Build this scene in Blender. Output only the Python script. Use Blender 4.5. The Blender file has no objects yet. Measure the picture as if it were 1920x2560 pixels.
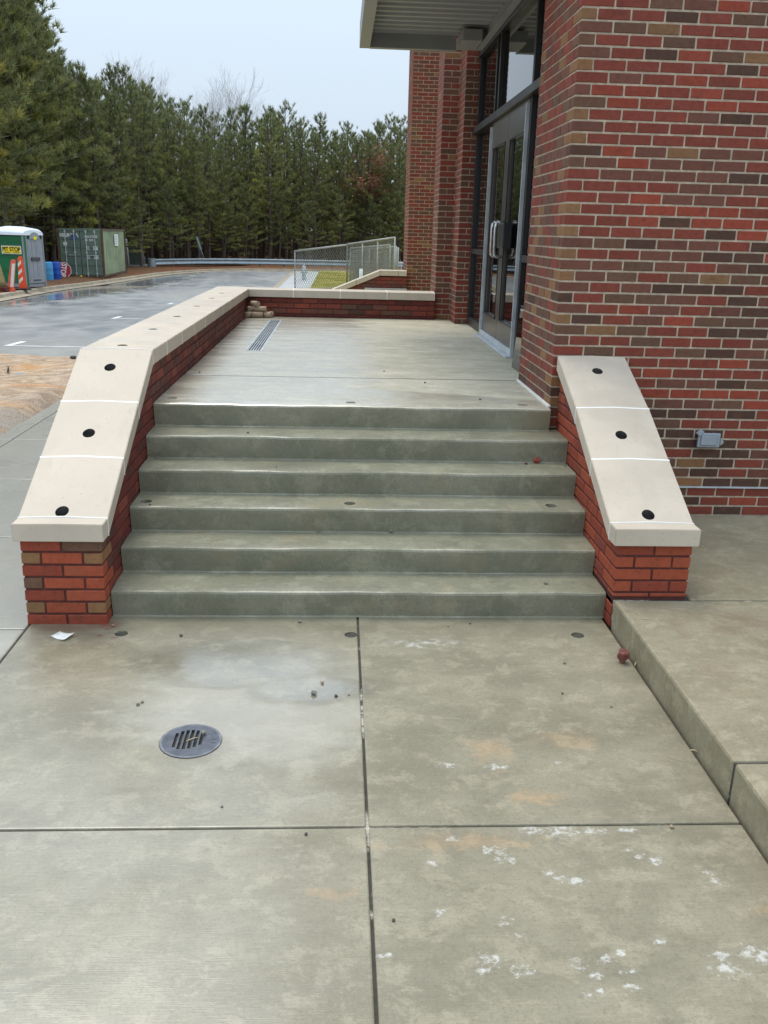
import bpy, bmesh, math, random
import numpy as np
from mathutils import Vector, Matrix
random.seed(7); RNG = np.random.default_rng(11)
R = math.radians
scn = bpy.context.scene; COL = scn.collection

# ---------------------------------------------------------------- camera, sky, sun, exposure
CAM = np.array([-1.40622, -5.78452, 1.97826]); FPX = 2218.25      # focal length in pixels of a 1920 x 2560 frame
_yaw, _pitch, _roll = R(-3.2031), R(-17.4949), R(1.518)
_f = np.array([-math.sin(_yaw)*math.cos(_pitch), math.cos(_yaw)*math.cos(_pitch), math.sin(_pitch)])
_r0 = np.array([math.cos(_yaw), math.sin(_yaw), 0]); _u0 = np.cross(_r0, _f)
_r = math.cos(_roll)*_r0 + math.sin(_roll)*_u0; _u = -math.sin(_roll)*_r0 + math.cos(_roll)*_u0
cd = bpy.data.cameras.new('camera'); cam = bpy.data.objects.new('camera', cd); COL.objects.link(cam)
cam.matrix_world = Matrix(((_r[0], _u[0], -_f[0], CAM[0]), (_r[1], _u[1], -_f[1], CAM[1]), (_r[2], _u[2], -_f[2], CAM[2]), (0, 0, 0, 1)))
cd.sensor_fit = 'HORIZONTAL'; cd.sensor_width = 36; cd.lens = 36*FPX/1920; cd.clip_end = 3000; cd.clip_start = .05
scn.camera = cam

SUN_EL, SUN_AZ = 70, -28                       # high veiled sun beyond the building, a little to the left
w = bpy.data.worlds.new('World'); scn.world = w; w.use_nodes = True
nt = w.node_tree; bg = nt.nodes['Background']
sky = nt.nodes.new('ShaderNodeTexSky'); sky.sky_type = 'NISHITA'; sky.sun_disc = False
sky.sun_elevation = R(SUN_EL); sky.sun_rotation = R(SUN_AZ); sky.air_density = 1.0; sky.dust_density = 3.0
mx = nt.nodes.new('ShaderNodeMix'); mx.data_type = 'RGBA'; mx.inputs[0].default_value = .90
mx.inputs[7].default_value = (6.5, 7.6, 8.75, 1)              # overcast veil
tc = nt.nodes.new('ShaderNodeTexCoord'); sx = nt.nodes.new('ShaderNodeSeparateXYZ'); nt.links.new(tc.outputs['Generated'], sx.inputs[0])
def wm(op, a, b):
    n_ = nt.nodes.new('ShaderNodeMath'); n_.operation = op
    for i_, v_ in enumerate((a, b)):
        if isinstance(v_, (int, float)): n_.inputs[i_].default_value = v_
        else: nt.links.new(v_, n_.inputs[i_])
    return n_.outputs[0]
cie = wm('ADD', wm('MULTIPLY', wm('POWER', wm('MAXIMUM', sx.outputs[2], 0.), 1.4), 1.5), .97)   # an overcast sky is brightest overhead
sc_ = nt.nodes.new('ShaderNodeVectorMath'); sc_.operation = 'SCALE'; nt.links.new(mx.outputs[2], sc_.inputs[0]); nt.links.new(cie, sc_.inputs[3])
nt.links.new(sky.outputs[0], mx.inputs[6]); nt.links.new(sc_.outputs[0], bg.inputs[0]); bg.inputs[1].default_value = .1
sd = bpy.data.lights.new('sun', 'SUN'); sd.energy = 1.45; sd.angle = R(25); sd.color = (1, .90, .76)
sun = bpy.data.objects.new('sun', sd); COL.objects.link(sun)
_sd = Vector((math.sin(R(SUN_AZ))*math.cos(R(SUN_EL)), math.cos(R(SUN_AZ))*math.cos(R(SUN_EL)), math.sin(R(SUN_EL))))
sun.rotation_euler = _sd.to_track_quat('Z', 'Y').to_euler()
scn.view_settings.view_transform = 'Standard'; scn.view_settings.look = 'None'
scn.view_settings.exposure = 0.1; scn.view_settings.gamma = 1.0
scn.render.engine = 'CYCLES'; scn.cycles.max_bounces = 8; scn.cycles.use_denoising = True

# ---------------------------------------------------------------- helpers
def ray(px, py): return _f + _r*(px-960)/FPX - _u*(py-1280)/FPX
def onz(px, py, z): d = ray(px, py); return CAM + d*(z-CAM[2])/d[2]
def ony(px, py, y): d = ray(px, py); return CAM + d*(y-CAM[1])/d[1]
Y0, SL, Y1 = 9.0, .03, 42.0
def gz(y): return -SL*(min(max(y, Y0), Y1)-Y0)                 # the road falls away from the plaza
def ongr(px, py, off=0):
    d = ray(px, py); lo, hi = 1, 400
    for _ in range(60):
        m = (lo+hi)/2; p = CAM+m*d
        if p[2]-gz(p[1])-off > 0: lo = m
        else: hi = m
    return CAM+lo*d
def atD(px, D, py=600):
    d = ray(px, py); h = math.hypot(d[0], d[1]); return CAM + d*D/h
def lin(r, g, b):
    f = lambda c: (c/255/12.92) if c/255 <= .04045 else ((c/255+.055)/1.055)**2.4
    return (f(r), f(g), f(b))
def col(c): return (c[0], c[1], c[2], 1)
I4 = Matrix.Identity(4)
def attach(o, parent):
    o.parent = parent
    if parent is not None: o.matrix_parent_inverse = Matrix.Translation(-Vector(parent.location)) if not parent.get('_rot') else I4
def thing(name, label, cat, loc=(0, 0, 0), group=None):
    o = bpy.data.objects.new(name, None); COL.objects.link(o); o.location = loc; o.empty_display_size = .1
    o['label'] = label; o['category'] = cat
    if group: o['group'] = group
    return o
def tag(o, label, cat, group=None):
    o['label'] = label; o['category'] = cat
    if group: o['group'] = group
    return o
def struct(o): o['kind'] = 'structure'; return o
def mk(name, v, f, mat, parent=None, smooth=False):
    me = bpy.data.meshes.new(name); me.from_pydata([tuple(p) for p in v], [], [tuple(q) for q in f]); me.update()
    if smooth: me.polygons.foreach_set('use_smooth', [True]*len(me.polygons))
    if mat: me.materials.append(mat)
    o = bpy.data.objects.new(name, me); COL.objects.link(o); attach(o, parent); return o
def bm_obj(name, bm, mat, parent=None, smooth=False):
    me = bpy.data.meshes.new(name); bm.normal_update(); bm.to_mesh(me); bm.free()
    if smooth: me.polygons.foreach_set('use_smooth', [True]*len(me.polygons))
    if mat: me.materials.append(mat)
    o = bpy.data.objects.new(name, me); COL.objects.link(o); attach(o, parent); return o
def bm_box(bm, x0, x1, y0, y1, z0, z1):
    vs = [bm.verts.new(p) for p in ((x0, y0, z0), (x1, y0, z0), (x1, y1, z0), (x0, y1, z0), (x0, y0, z1), (x1, y0, z1), (x1, y1, z1), (x0, y1, z1))]
    for q in ((3, 2, 1, 0), (4, 5, 6, 7), (0, 1, 5, 4), (1, 2, 6, 5), (2, 3, 7, 6), (3, 0, 4, 7)): bm.faces.new([vs[i] for i in q])
    return vs
def box(name, x0, x1, y0, y1, z0, z1, mat, parent=None, bev=0, seg=1):
    bm = bmesh.new(); bm_box(bm, x0, x1, y0, y1, z0, z1)
    if bev: bmesh.ops.bevel(bm, geom=bm.edges[:], offset=bev, segments=seg, affect='EDGES', profile=.5)
    return bm_obj(name, bm, mat, parent)
def boxes(name, lst, mat, parent=None):
    bm = bmesh.new()
    for b in lst: bm_box(bm, *b)
    return bm_obj(name, bm, mat, parent)
def prism(name, poly, axis, c0, c1, mat, parent=None, bev=0, seg=2):
    """polygon in the two other axes (in x,y,z order) pulled along axis"""
    bm = bmesh.new()
    def P(q, c): return {'x': (c, q[0], q[1]), 'y': (q[0], c, q[1]), 'z': (q[0], q[1], c)}[axis]
    a = [bm.verts.new(P(q, c0)) for q in poly]; b = [bm.verts.new(P(q, c1)) for q in poly]
    bm.faces.new(a); bm.faces.new(b[::-1]); n = len(poly)
    for i in range(n): bm.faces.new([a[i], b[i], b[(i+1) % n], a[(i+1) % n]])
    bmesh.ops.recalc_face_normals(bm, faces=bm.faces[:])
    if bev: bmesh.ops.bevel(bm, geom=bm.edges[:], offset=bev, segments=seg, affect='EDGES', profile=.5)
    return bm_obj(name, bm, mat, parent)
def bm_tube(bm, pts, rad, n=8, cap=True):
    pts = [Vector(p) for p in pts]; rad = rad if isinstance(rad, (list, tuple)) else [rad]*len(pts); rings = []
    for i, p in enumerate(pts):
        d = (pts[min(i+1, len(pts)-1)]-pts[max(i-1, 0)]).normalized()
        a = d.cross(Vector((0, 0, 1)) if abs(d.z) < .9 else Vector((1, 0, 0))).normalized(); b = d.cross(a)
        rings.append([bm.verts.new(p+(a*math.cos(2*math.pi*k/n)+b*math.sin(2*math.pi*k/n))*rad[i]) for k in range(n)])
    for i in range(len(rings)-1):
        for k in range(n): bm.faces.new([rings[i][k], rings[i][(k+1) % n], rings[i+1][(k+1) % n], rings[i+1][k]])
    if cap: bm.faces.new(rings[0][::-1]); bm.faces.new(rings[-1])
def tube(name, pts, rad, mat, parent=None, n=8, smooth=True):
    bm = bmesh.new(); bm_tube(bm, pts, rad, n); bmesh.ops.recalc_face_normals(bm, faces=bm.faces[:])
    return bm_obj(name, bm, mat, parent, smooth)
def text(name, s, size, mat, parent, M, bold=0, xs=1.0, ext=.002):
    cu = bpy.data.curves.new(name, 'FONT'); cu.body = s; cu.size = size; cu.extrude = ext; cu.offset = bold
    cu.align_x = 'CENTER'; cu.align_y = 'CENTER'
    t = bpy.data.objects.new(name+'_c', cu); COL.objects.link(t)
    me = bpy.data.meshes.new_from_object(t.evaluated_get(bpy.context.evaluated_depsgraph_get()))
    bpy.data.objects.remove(t); me.materials.clear(); me.materials.append(mat)
    me.transform(M @ Matrix.Diagonal((xs, 1, 1, 1)))
    o = bpy.data.objects.new(name, me); COL.objects.link(o); attach(o, parent); return o
def frame(origin, xdir, updir):                               # matrix whose local x,y,z are along, up, out of a face
    x = Vector(xdir).normalized(); y = Vector(updir).normalized(); z = x.cross(y); o = Vector(origin)
    return Matrix(((x.x, y.x, z.x, o.x), (x.y, y.y, z.y, o.y), (x.z, y.z, z.z, o.z), (0, 0, 0, 1)))
def cut(o, cutters):
    """boolean the cutters out of o for real, then drop them"""
    for c in cutters:
        m = o.modifiers.new('b', 'BOOLEAN'); m.operation = 'DIFFERENCE'; m.object = c; m.solver = 'EXACT'
    dg = bpy.context.evaluated_depsgraph_get(); dg.update()
    me = bpy.data.meshes.new_from_object(o.evaluated_get(dg)); o.modifiers.clear(); o.data = me
    for c in cutters: bpy.data.objects.remove(c)
def cyl_cutter(x, y, z0, z1, r, n=20):
    bm = bmesh.new(); a = [bm.verts.new((x+r*math.cos(2*math.pi*k/n), y+r*math.sin(2*math.pi*k/n), z0)) for k in range(n)]
    b = [bm.verts.new((v.co.x, v.co.y, z1)) for v in a]
    bm.faces.new(a[::-1]); bm.faces.new(b)
    for k in range(n): bm.faces.new([a[k], a[(k+1) % n], b[(k+1) % n], b[k]])
    return bm_obj('cutter', bm, None)

# ---------------------------------------------------------------- material helpers
class NT:
    def __init__(s, name):
        s.m = bpy.data.materials.new(name); s.m.use_nodes = True; s.t = s.m.node_tree
        s.b = s.t.nodes['Principled BSDF']; s.out = s.t.nodes['Material Output']; s._pos = None
    def n(s, k): return s.t.nodes.new(k)
    def l(s, a, b): s.t.links.new(a, b)
    def put(s, sock, v):
        if hasattr(v, 'links') or hasattr(v, 'is_linked'): s.l(v, sock)
        elif isinstance(v, (tuple, list)) and len(v) == 3 and sock.type == 'RGBA': sock.default_value = col(v)
        else: sock.default_value = v
    @property
    def pos(s):
        if s._pos is None: s._pos = s.n('ShaderNodeNewGeometry').outputs['Position']
        return s._pos
    def obj(s): return s.n('ShaderNodeTexCoord').outputs['Object']
    def mapping(s, v, scale=(1, 1, 1), loc=(0, 0, 0), rot=(0, 0, 0)):
        m = s.n('ShaderNodeMapping'); s.l(v, m.inputs[0]); m.inputs['Scale'].default_value = scale; m.inputs['Location'].default_value = loc; m.inputs['Rotation'].default_value = rot
        return m.outputs[0]
    def noise(s, scale, vec=None, detail=4, rough=.55, dist=0, sc3=None, loc=(0, 0, 0)):
        v = vec if vec is not None else s.pos
        if sc3 or loc != (0, 0, 0): v = s.mapping(v, sc3 or (1, 1, 1), loc)
        t = s.n('ShaderNodeTexNoise'); s.l(v, t.inputs['Vector']); t.inputs['Scale'].default_value = scale
        t.inputs['Detail'].default_value = detail; t.inputs['Roughness'].default_value = rough; t.inputs['Distortion'].default_value = dist
        return t.outputs['Fac']
    def ramp(s, v, a, b, lo=0., hi=1.):
        m = s.n('ShaderNodeMapRange'); m.interpolation_type = 'SMOOTHSTEP'
        for i, x in enumerate((v, a, b, lo, hi)): s.put(m.inputs[i], x)
        return m.outputs[0]
    def math(s, op, a, b=0.):
        m = s.n('ShaderNodeMath'); m.operation = op; s.put(m.inputs[0], a); s.put(m.inputs[1], b); return m.outputs[0]
    def mix(s, f, a, b, mode='MIX'):
        m = s.n('ShaderNodeMix'); m.data_type = 'RGBA'; m.blend_type = mode
        s.put(m.inputs[0], f); s.put(m.inputs[6], a); s.put(m.inputs[7], b); return m.outputs[2]
    def sep(s, v=None):
        m = s.n('ShaderNodeSeparateXYZ'); s.l(v if v is not None else s.pos, m.inputs[0]); return m.outputs
    def blob(s, x, y, rx, ry, warp=None):
        """1 inside an ellipse in plan, fading to 0 at its rim"""
        o = s.sep(warp); a = s.math('DIVIDE', s.math('SUBTRACT', o[0], x), rx); b = s.math('DIVIDE', s.math('SUBTRACT', o[1], y), ry)
        return s.math('SUBTRACT', 1., s.math('ADD', s.math('MULTIPLY', a, a), s.math('MULTIPLY', b, b)))
    def bump(s, h, strength=.3, dist=.01, normal=None):
        b = s.n('ShaderNodeBump'); b.inputs['Strength'].default_value = strength; b.inputs['Distance'].default_value = dist
        s.l(h, b.inputs['Height'])
        if normal is not None: s.l(normal, b.inputs['Normal'])
        return b.outputs[0]
    def done(s, base, rough=.7, normal=None, metal=0., spec=.5, ior=1.5, coat=None, coat_rough=.2, coat_ior=1.75):
        s.put(s.b.inputs['Base Color'], base); s.put(s.b.inputs['Roughness'], rough); s.put(s.b.inputs['Metallic'], metal)
        s.b.inputs['Specular IOR Level'].default_value = spec; s.b.inputs['IOR'].default_value = ior
        if normal is not None: s.l(normal, s.b.inputs['Normal'])
        if coat is not None:
            s.put(s.b.inputs['Coat Weight'], coat); s.put(s.b.inputs['Coat Roughness'], coat_rough); s.b.inputs['Coat IOR'].default_value = coat_ior
            if normal is not None: s.l(normal, s.b.inputs['Coat Normal'])
        return s.m
def plain(name, c, rough=.6, metal=0., var=.15, scale=6., bump=0., spec=.5):
    m = NT(name); v = m.obj(); n = m.noise(scale, v); g = m.noise(scale*9, v, 3)
    base = m.mix(m.ramp(n, .3, .7), [x*(1-var) for x in c], [x*(1+var) for x in c])
    base = m.mix(m.ramp(g, .55, .8, 0, var), base, [x*.5 for x in c])
    nm = m.bump(g, .4, bump) if bump else None
    return m.done(base, m.ramp(n, .2, .8, rough*.85, min(1, rough*1.12)), nm, metal, spec)

_SP = [(1120, 1915, 1.2), (1242, 1918, 1.3), (1330, 2076, 1.6), (1405, 2079, 2.2), (1480, 2078, 1.4), (1570, 2074, 1.), (1236, 2128, 1.8), (1262, 2150, 1.5), (1130, 2097, .9), (1570, 2125, .8), (1598, 2140, 1.), (1640, 2152, 1.4), (1400, 2196, 1.2), (1440, 2203, 1.6), (1372, 2180, .9), (1768, 2182, .9), (1786, 2204, 1.), (1100, 2285, 1.), (1262, 2302, 1.2), (1296, 2344, 1.), (1225, 2398, 1.9), (1212, 2424, 1.2), (1306, 2430, 1.5), (1450, 2410, 1.3), (1488, 2440, 1.), (1498, 2480, .8), (1520, 2400, 1.2), (1556, 2380, 1.), (1586, 2468, 1.2), (1570, 2430, 1.1), (1650, 2352, .9), (1800, 2388, 1.3), (1822, 2425, 2.), (1888, 2385, 2.3), (1468, 2490, .8), (960, 2392, 1.1), (1080, 2158, .8), (918, 2128, .7), (1400, 1908, .7)]
SPLATS = []
for _x, _y, _k in _SP:
    _p = onz(_x, _y, 0); SPLATS.append((_p[0], _p[1], .020*_k*(1.5 if _y < 2100 else 1), .016*_k))
def concrete_mat(name, ca, cb, kind):
    """broomed site concrete: stains, damp film and standing water differ by where on the site it is"""
    m = NT(name); o = m.sep(); x, y, z = o[0], o[1], o[2]
    big = m.noise(.9, detail=3); mid = m.noise(2.6, detail=8, rough=.66, sc3=(.85, 1.15, 1)); fine = m.noise(38, detail=4); grit = m.noise(160, detail=2)
    blotch = m.noise(7.5, detail=11, rough=.72, dist=.35, sc3=(.9, 1.1, 1), loc=(3, 7, 0)) if kind != 'steps' else m.noise(6, detail=9, rough=.72, loc=(3, 7, 0))
    drag = m.noise(5, detail=5, rough=.6, sc3=(.5, 5, 1))
    base = m.mix(m.ramp(mid, .36, .64), ca, cb)
    base = m.mix(m.ramp(blotch, .50, .60, 0, .42), base, [c*1.42 for c in cb])
    base = m.mix(m.ramp(m.noise(24, detail=9, rough=.75, loc=(9, 4, 2)), .53, .62, 0, .30), base, [c*.72 for c in ca])
    base = m.mix(m.ramp(m.noise(85, detail=4, rough=.7, loc=(1, 4, 8)), .48, .70, 0, .42), base, [c*.66 for c in ca])
    base = m.mix(m.ramp(m.noise(64, detail=4, rough=.7, loc=(6, 1, 3)), .56, .72, 0, .38), base, [min(.8, c*1.45) for c in cb])
    base = m.mix(m.ramp(drag, .5, .72, 0, .14), base, [c*.72 for c in ca])
    base = m.mix(m.ramp(fine, .55, .75, 0, .3), base, [c*.75 for c in ca])
    base = m.mix(m.ramp(grit, .60, .72, 0, .5), base, [c*.5 for c in ca])
    broom = m.noise(1, detail=3, rough=.7, sc3=((9, 260, 9) if kind != 'steps' else (240, 9, 14)))
    base = m.mix(m.ramp(broom, .40, .66, .16, 0), base, [c*.6 for c in ca])
    coat = 0.; coat_r = .2
    wetn = m.noise(1.6, detail=5, rough=.6, dist=.4, loc=(11, 2, 0)); warpn = m.math('MULTIPLY', m.math('SUBTRACT', m.noise(2.3, detail=5, sc3=(1, 2.2, 1)), .5), 1.1)
    if kind == 'plaza':
        # damp everywhere, cool film on the open left, drier tan slab on the right, shallow water by the joint
        left = m.ramp(m.math('ADD', x, m.math('MULTIPLY', warpn, .9)), -.9, -2.1)
        outer = m.ramp(x, -2.97, -3.02)
        base = m.mix(m.math('MULTIPLY', outer, .6), base, lin(172, 170, 160))
        p = [m.math('ADD', m.blob(-1.85, -1.93, .62, .30), warpn), m.math('ADD', m.blob(-1.52, -2.2, .34, .17), warpn), m.math('ADD', m.blob(-2.6, -3.0, .6, .35), m.math('MULTIPLY', warpn, 1.5))]
        pud = m.math('MAXIMUM', p[0], p[1]); pud = m.ramp(pud, .05, .85)
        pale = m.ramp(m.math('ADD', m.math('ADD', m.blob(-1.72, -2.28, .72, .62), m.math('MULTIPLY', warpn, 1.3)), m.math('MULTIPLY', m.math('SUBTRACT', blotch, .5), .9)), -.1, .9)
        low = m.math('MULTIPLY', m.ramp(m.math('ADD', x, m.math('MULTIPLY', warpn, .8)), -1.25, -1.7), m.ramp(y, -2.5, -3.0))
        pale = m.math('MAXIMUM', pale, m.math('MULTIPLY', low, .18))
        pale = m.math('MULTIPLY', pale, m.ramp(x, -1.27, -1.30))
        base = m.mix(m.math('MULTIPLY', m.math('MULTIPLY', pale, m.math('SUBTRACT', 1., pud)), .42), base, lin(186, 183, 172))  # paler base: part wet sheen put into the colour, part drying concrete
        back = m.ramp(y, -1.75, -1.5)                                     # darker strip along the foot of the steps
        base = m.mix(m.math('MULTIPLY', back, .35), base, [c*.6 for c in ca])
        damp = m.ramp(wetn, .42, .66)
        rough = m.math('SUBTRACT', m.math('SUBTRACT', .58, m.math('MULTIPLY', damp, .12)), m.math('MULTIPLY', left, .13))
        rough = m.math('SUBTRACT', rough, m.math('MULTIPLY', outer, .12))
        coat = m.math('MAXIMUM', m.math('MULTIPLY', m.math('MAXIMUM', m.math('MULTIPLY', outer, .45), m.math('MULTIPLY', left, .5)), m.ramp(wetn, .3, .6, .4, 1.)), pud); coat_r = m.ramp(pud, 0., 1., .30, .05)
        rough = m.math('MAXIMUM', m.math('SUBTRACT', rough, m.math('MULTIPLY', pud, .25)), .2)
        rim = m.math('MULTIPLY', m.ramp(pud, .0, .35), m.ramp(pud, .85, .4)); base = m.mix(m.math('MULTIPLY', rim, .15), base, [c*.55 for c in ca])
        # clay smears
        for (sx, sy, rx, ry, k) in ((-.62, -3.0, .16, .07, .5), (-.78, -2.72, .10, .16, .4), (-.45, -2.62, .20, .08, .3), (-1.42, -3.5, .12, .05, .45), (.0, -3.62, .12, .08, .7), (-.95, -3.25, .3, .06, .35)):
            base = m.mix(m.ramp(m.math('ADD', m.blob(sx, sy, rx, ry), m.math('MULTIPLY', m.math('SUBTRACT', blotch, .5), 7)), .1, 1.3, 0, k*.75), base, lin(176, 140, 98))
        for (sx, sy, rx, ry, k) in ((-2.57, -1.50, .07, .07, .7), (-2.80, -1.55, .2, .05, .35), (-2.60, -1.64, .03, .014, .8), (-2.52, -1.66, .022, .01, .6)):
            base = m.mix(m.ramp(m.math('ADD', m.blob(sx, sy, rx, ry), m.math('MULTIPLY', m.math('SUBTRACT', blotch, .5), 5)), .0, 1., 0, k), base, lin(116, 72, 60))
        # white paint and plaster spatter, mostly on the near right slab
        sp = m.noise(34, detail=8, rough=.72, sc3=(1, 1.2, 1), loc=(5, 1, 0)); zone = None
        for (sx, sy, rx, ry) in [(a, b, c*1.35, d*1.2) for a, b, c, d in SPLATS]:
            b = m.blob(sx, sy, rx, ry); zone = b if zone is None else m.math('MAXIMUM', zone, b)
        paint = m.ramp(m.math('ADD', m.math('MAXIMUM', zone, -.9), m.math('MULTIPLY', m.math('SUBTRACT', sp, .5), 7.5)), .35, 1.5)
        paint = m.math('MULTIPLY', m.math('MULTIPLY', paint, m.ramp(zone, -.95, -.2)), m.ramp(m.noise(90, detail=3), .35, .55, .45, 1.))
        # lime wash-out ring by the steps
        ring = m.ramp(m.math('ADD', m.blob(-.98, -1.72, .34, .09), m.math('MULTIPLY', warpn, 1.6)), .35, .9)
        ring = m.math('MULTIPLY', ring, m.ramp(m.noise(22, detail=5), .42, .68, 0, .6))
        base = m.mix(m.math('MULTIPLY', paint, .55), base, lin(222, 222, 218)); base = m.mix(ring, base, lin(200, 200, 195))
        rough = m.math('MAXIMUM', rough, m.math('MULTIPLY', paint, .7)); spec = .5
    elif kind == 'landing':
        wx = m.math('ADD', x, m.math('MULTIPLY', warpn, .8))
        wet = m.ramp(wx, -.85, -1.45)
        rim = m.math('MULTIPLY', m.ramp(m.math('ADD', m.math('SUBTRACT', y, m.math('MULTIPLY', m.math('ADD', x, 1.1), -.33)), m.math('MULTIPLY', warpn, .10)), .62, .54), 1.)
        wet = m.math('MAXIMUM', wet, m.math('MULTIPLY', rim, .8))
        streak = m.noise(2.2, detail=6, rough=.65, sc3=(.45, 2.6, 1), loc=(4, 4, 0))
        base = m.mix(m.math('MULTIPLY', wet, .3), base, [c*.7 for c in ca])
        base = m.mix(m.ramp(streak, .56, .75, 0, .35), base, [c*.62 for c in ca])
        dry = m.math('SUBTRACT', 1., wet)
        base = m.mix(m.math('MULTIPLY', dry, m.ramp(streak, .35, .55, .45, .0)), base, [min(.8, c*1.12) for c in cb])
        rough = m.math('SUBTRACT', .78, m.math('MULTIPLY', wet, .35)); spec = .5
        coat = m.math('MULTIPLY', wet, m.ramp(streak, .40, .72, 1., .45)); coat_r = m.ramp(streak, .35, .7, .20, .34)
    elif kind == 'steps':
        wet = m.ramp(wetn, .4, .65); coat = m.math('MULTIPLY', wet, .5); coat_r = .3
        tan = m.ramp(m.noise(2.6, detail=5, sc3=(1, 1, 1), loc=(8, 1, 1)), .56, .7, 0, .35); base = m.mix(tan, base, lin(140, 126, 96))
        pits = m.noise(55, detail=2, loc=(1, 1, 3)); base = m.mix(m.ramp(pits, .68, .74, 0, .5), base, [c*.45 for c in ca])
        base = m.mix(m.ramp(m.noise(14, detail=6, rough=.7, loc=(0, 5, 0)), .66, .78, 0, .35), base, lin(170, 168, 156))
        rough = m.math('SUBTRACT', .66, m.math('MULTIPLY', wet, .26)); spec = .45
    else:
        rough = m.math('SUBTRACT', .72, m.math('MULTIPLY', m.ramp(wetn, .45, .7), .3)); spec = .45
        red = m.math('MULTIPLY', m.ramp(m.noise(3, detail=5), .5, .75), .22); base = m.mix(red, base, lin(120, 82, 66))
    h = m.math('ADD', m.math('ADD', m.math('MULTIPLY', broom, .7), m.math('MULTIPLY', fine, .5)), m.math('MULTIPLY', grit, .25))
    if kind == 'landing': h = m.math('MULTIPLY', h, m.math('SUBTRACT', 1., m.math('MULTIPLY', wet, .6)))
    if kind == 'plaza': h = m.math('MULTIPLY', h, m.math('SUBTRACT', 1., m.math('MULTIPLY', pud, .85)))
    return m.done(base, rough, m.bump(h, .5, .0022 if kind == 'landing' else .0026), 0., spec, 1.5, coat, coat_r, 2.1 if kind in ('landing', 'plaza') else 1.75)
CA, CB = lin(126, 120, 100), lin(148, 141, 120)
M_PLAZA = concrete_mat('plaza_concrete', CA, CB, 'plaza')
M_LAND = concrete_mat('landing_concrete', lin(176, 170, 149), lin(194, 187, 166), 'landing')
M_STEP = concrete_mat('step_concrete', lin(118, 117, 98), lin(138, 135, 115), 'steps')
M_WALK = concrete_mat('walk_concrete', lin(136, 127, 103), lin(154, 146, 122), 'walk')
M_FARWALK = plain('far_walk_concrete', lin(176, 178, 176), .45, var=.12, scale=1.2)
def joint_mat():
    m = NT('joint_filler'); n = m.noise(2.3, detail=6, rough=.7); g = m.noise(30, detail=4)
    b = m.mix(m.ramp(n, .52, .58), lin(66, 64, 56), lin(176, 170, 158)); return m.done(m.mix(m.ramp(g, .5, .65, 0, .7), b, lin(50, 48, 42)), .9)
M_JOINT = joint_mat(); M_BLACKJ = plain('black_joint', lin(40, 38, 34), .95)
M_HOLE = plain('wet_hole_grout', lin(58, 60, 60), .25, var=.3, scale=20)

def brick_mat(name, use_attr):
    m = NT(name); v = m.pos
    if use_attr:
        a = m.n('ShaderNodeAttribute'); a.attribute_name = 'tint'; c = a.outputs['Color']
    else: c = m.n('ShaderNodeObjectInfo').outputs['Color']
    grain = m.noise(30, v, 5, .65, .5); fine = m.noise(190, v, 3); cloud = m.noise(9, v, 3, .5, loc=(3, 1, 2))
    base = m.mix(m.ramp(grain, .35, .72, .0, .42), c, m.mix(1., c, (.50, .46, .46), 'MULTIPLY'))
    base = m.mix(m.ramp(cloud, .54, .72, 0, .45), base, m.mix(.5, c, lin(120, 84, 60)))
    base = m.mix(m.ramp(m.noise(14, v, 5, .7, .6, loc=(8, 3, 1)), .57, .66, 0, .35), base, lin(70, 50, 44))
    base = m.mix(m.ramp(fine, .64, .74, 0, .5), base, m.mix(1., c, (.4, .4, .4), 'MULTIPLY'))
    base = m.mix(m.ramp(m.noise(46, v, 4, .7, loc=(7, 2, 5)), .70, .80, 0, .35), base, lin(178, 165, 150))
    h = m.math('ADD', grain, m.math('MULTIPLY', fine, .5))
    return m.done(base, m.ramp(cloud, .3, .7, .62, .82), m.bump(h, .7, .004), 0, .35)
M_BRICK = brick_mat('face_brick', False); M_BRICKJ = brick_mat('face_brick_joined', True)
def mortar_mat(name, c, smear):
    m = NT(name); n = m.noise(18, detail=5); g = m.noise(140, detail=2)
    base = m.mix(m.ramp(n, .35, .7), [x*.8 for x in c], [x*1.12 for x in c]); base = m.mix(m.ramp(g, .55, .72, 0, .4), base, smear)
    return m.done(base, .9, m.bump(m.math('ADD', n, g), .6, .004), 0, .2)
M_MORTAR = mortar_mat('grey_mortar', lin(190, 175, 154), lin(146, 133, 116))
M_REDMORTAR = mortar_mat('red_mortar', lin(92, 56, 52), lin(60, 38, 36))
BR = dict(R=lin(132, 64, 49), O=lin(150, 68, 49), P=lin(114, 72, 58), B=lin(108, 78, 60), D=lin(86, 60, 48), T=lin(140, 102, 68), W=lin(112, 50, 41), V=lin(92, 50, 43), N=lin(158, 76, 50), M=lin(144, 66, 46))  # W, V: wet red brick darkened further, shade put into the colour
def brick_col(code, j=.10):
    c = BR[code.upper()]; k = 1+random.uniform(-j, j); return (c[0]*k*(1+random.uniform(-.04, .04)), c[1]*k, c[2]*k, 1)
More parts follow.
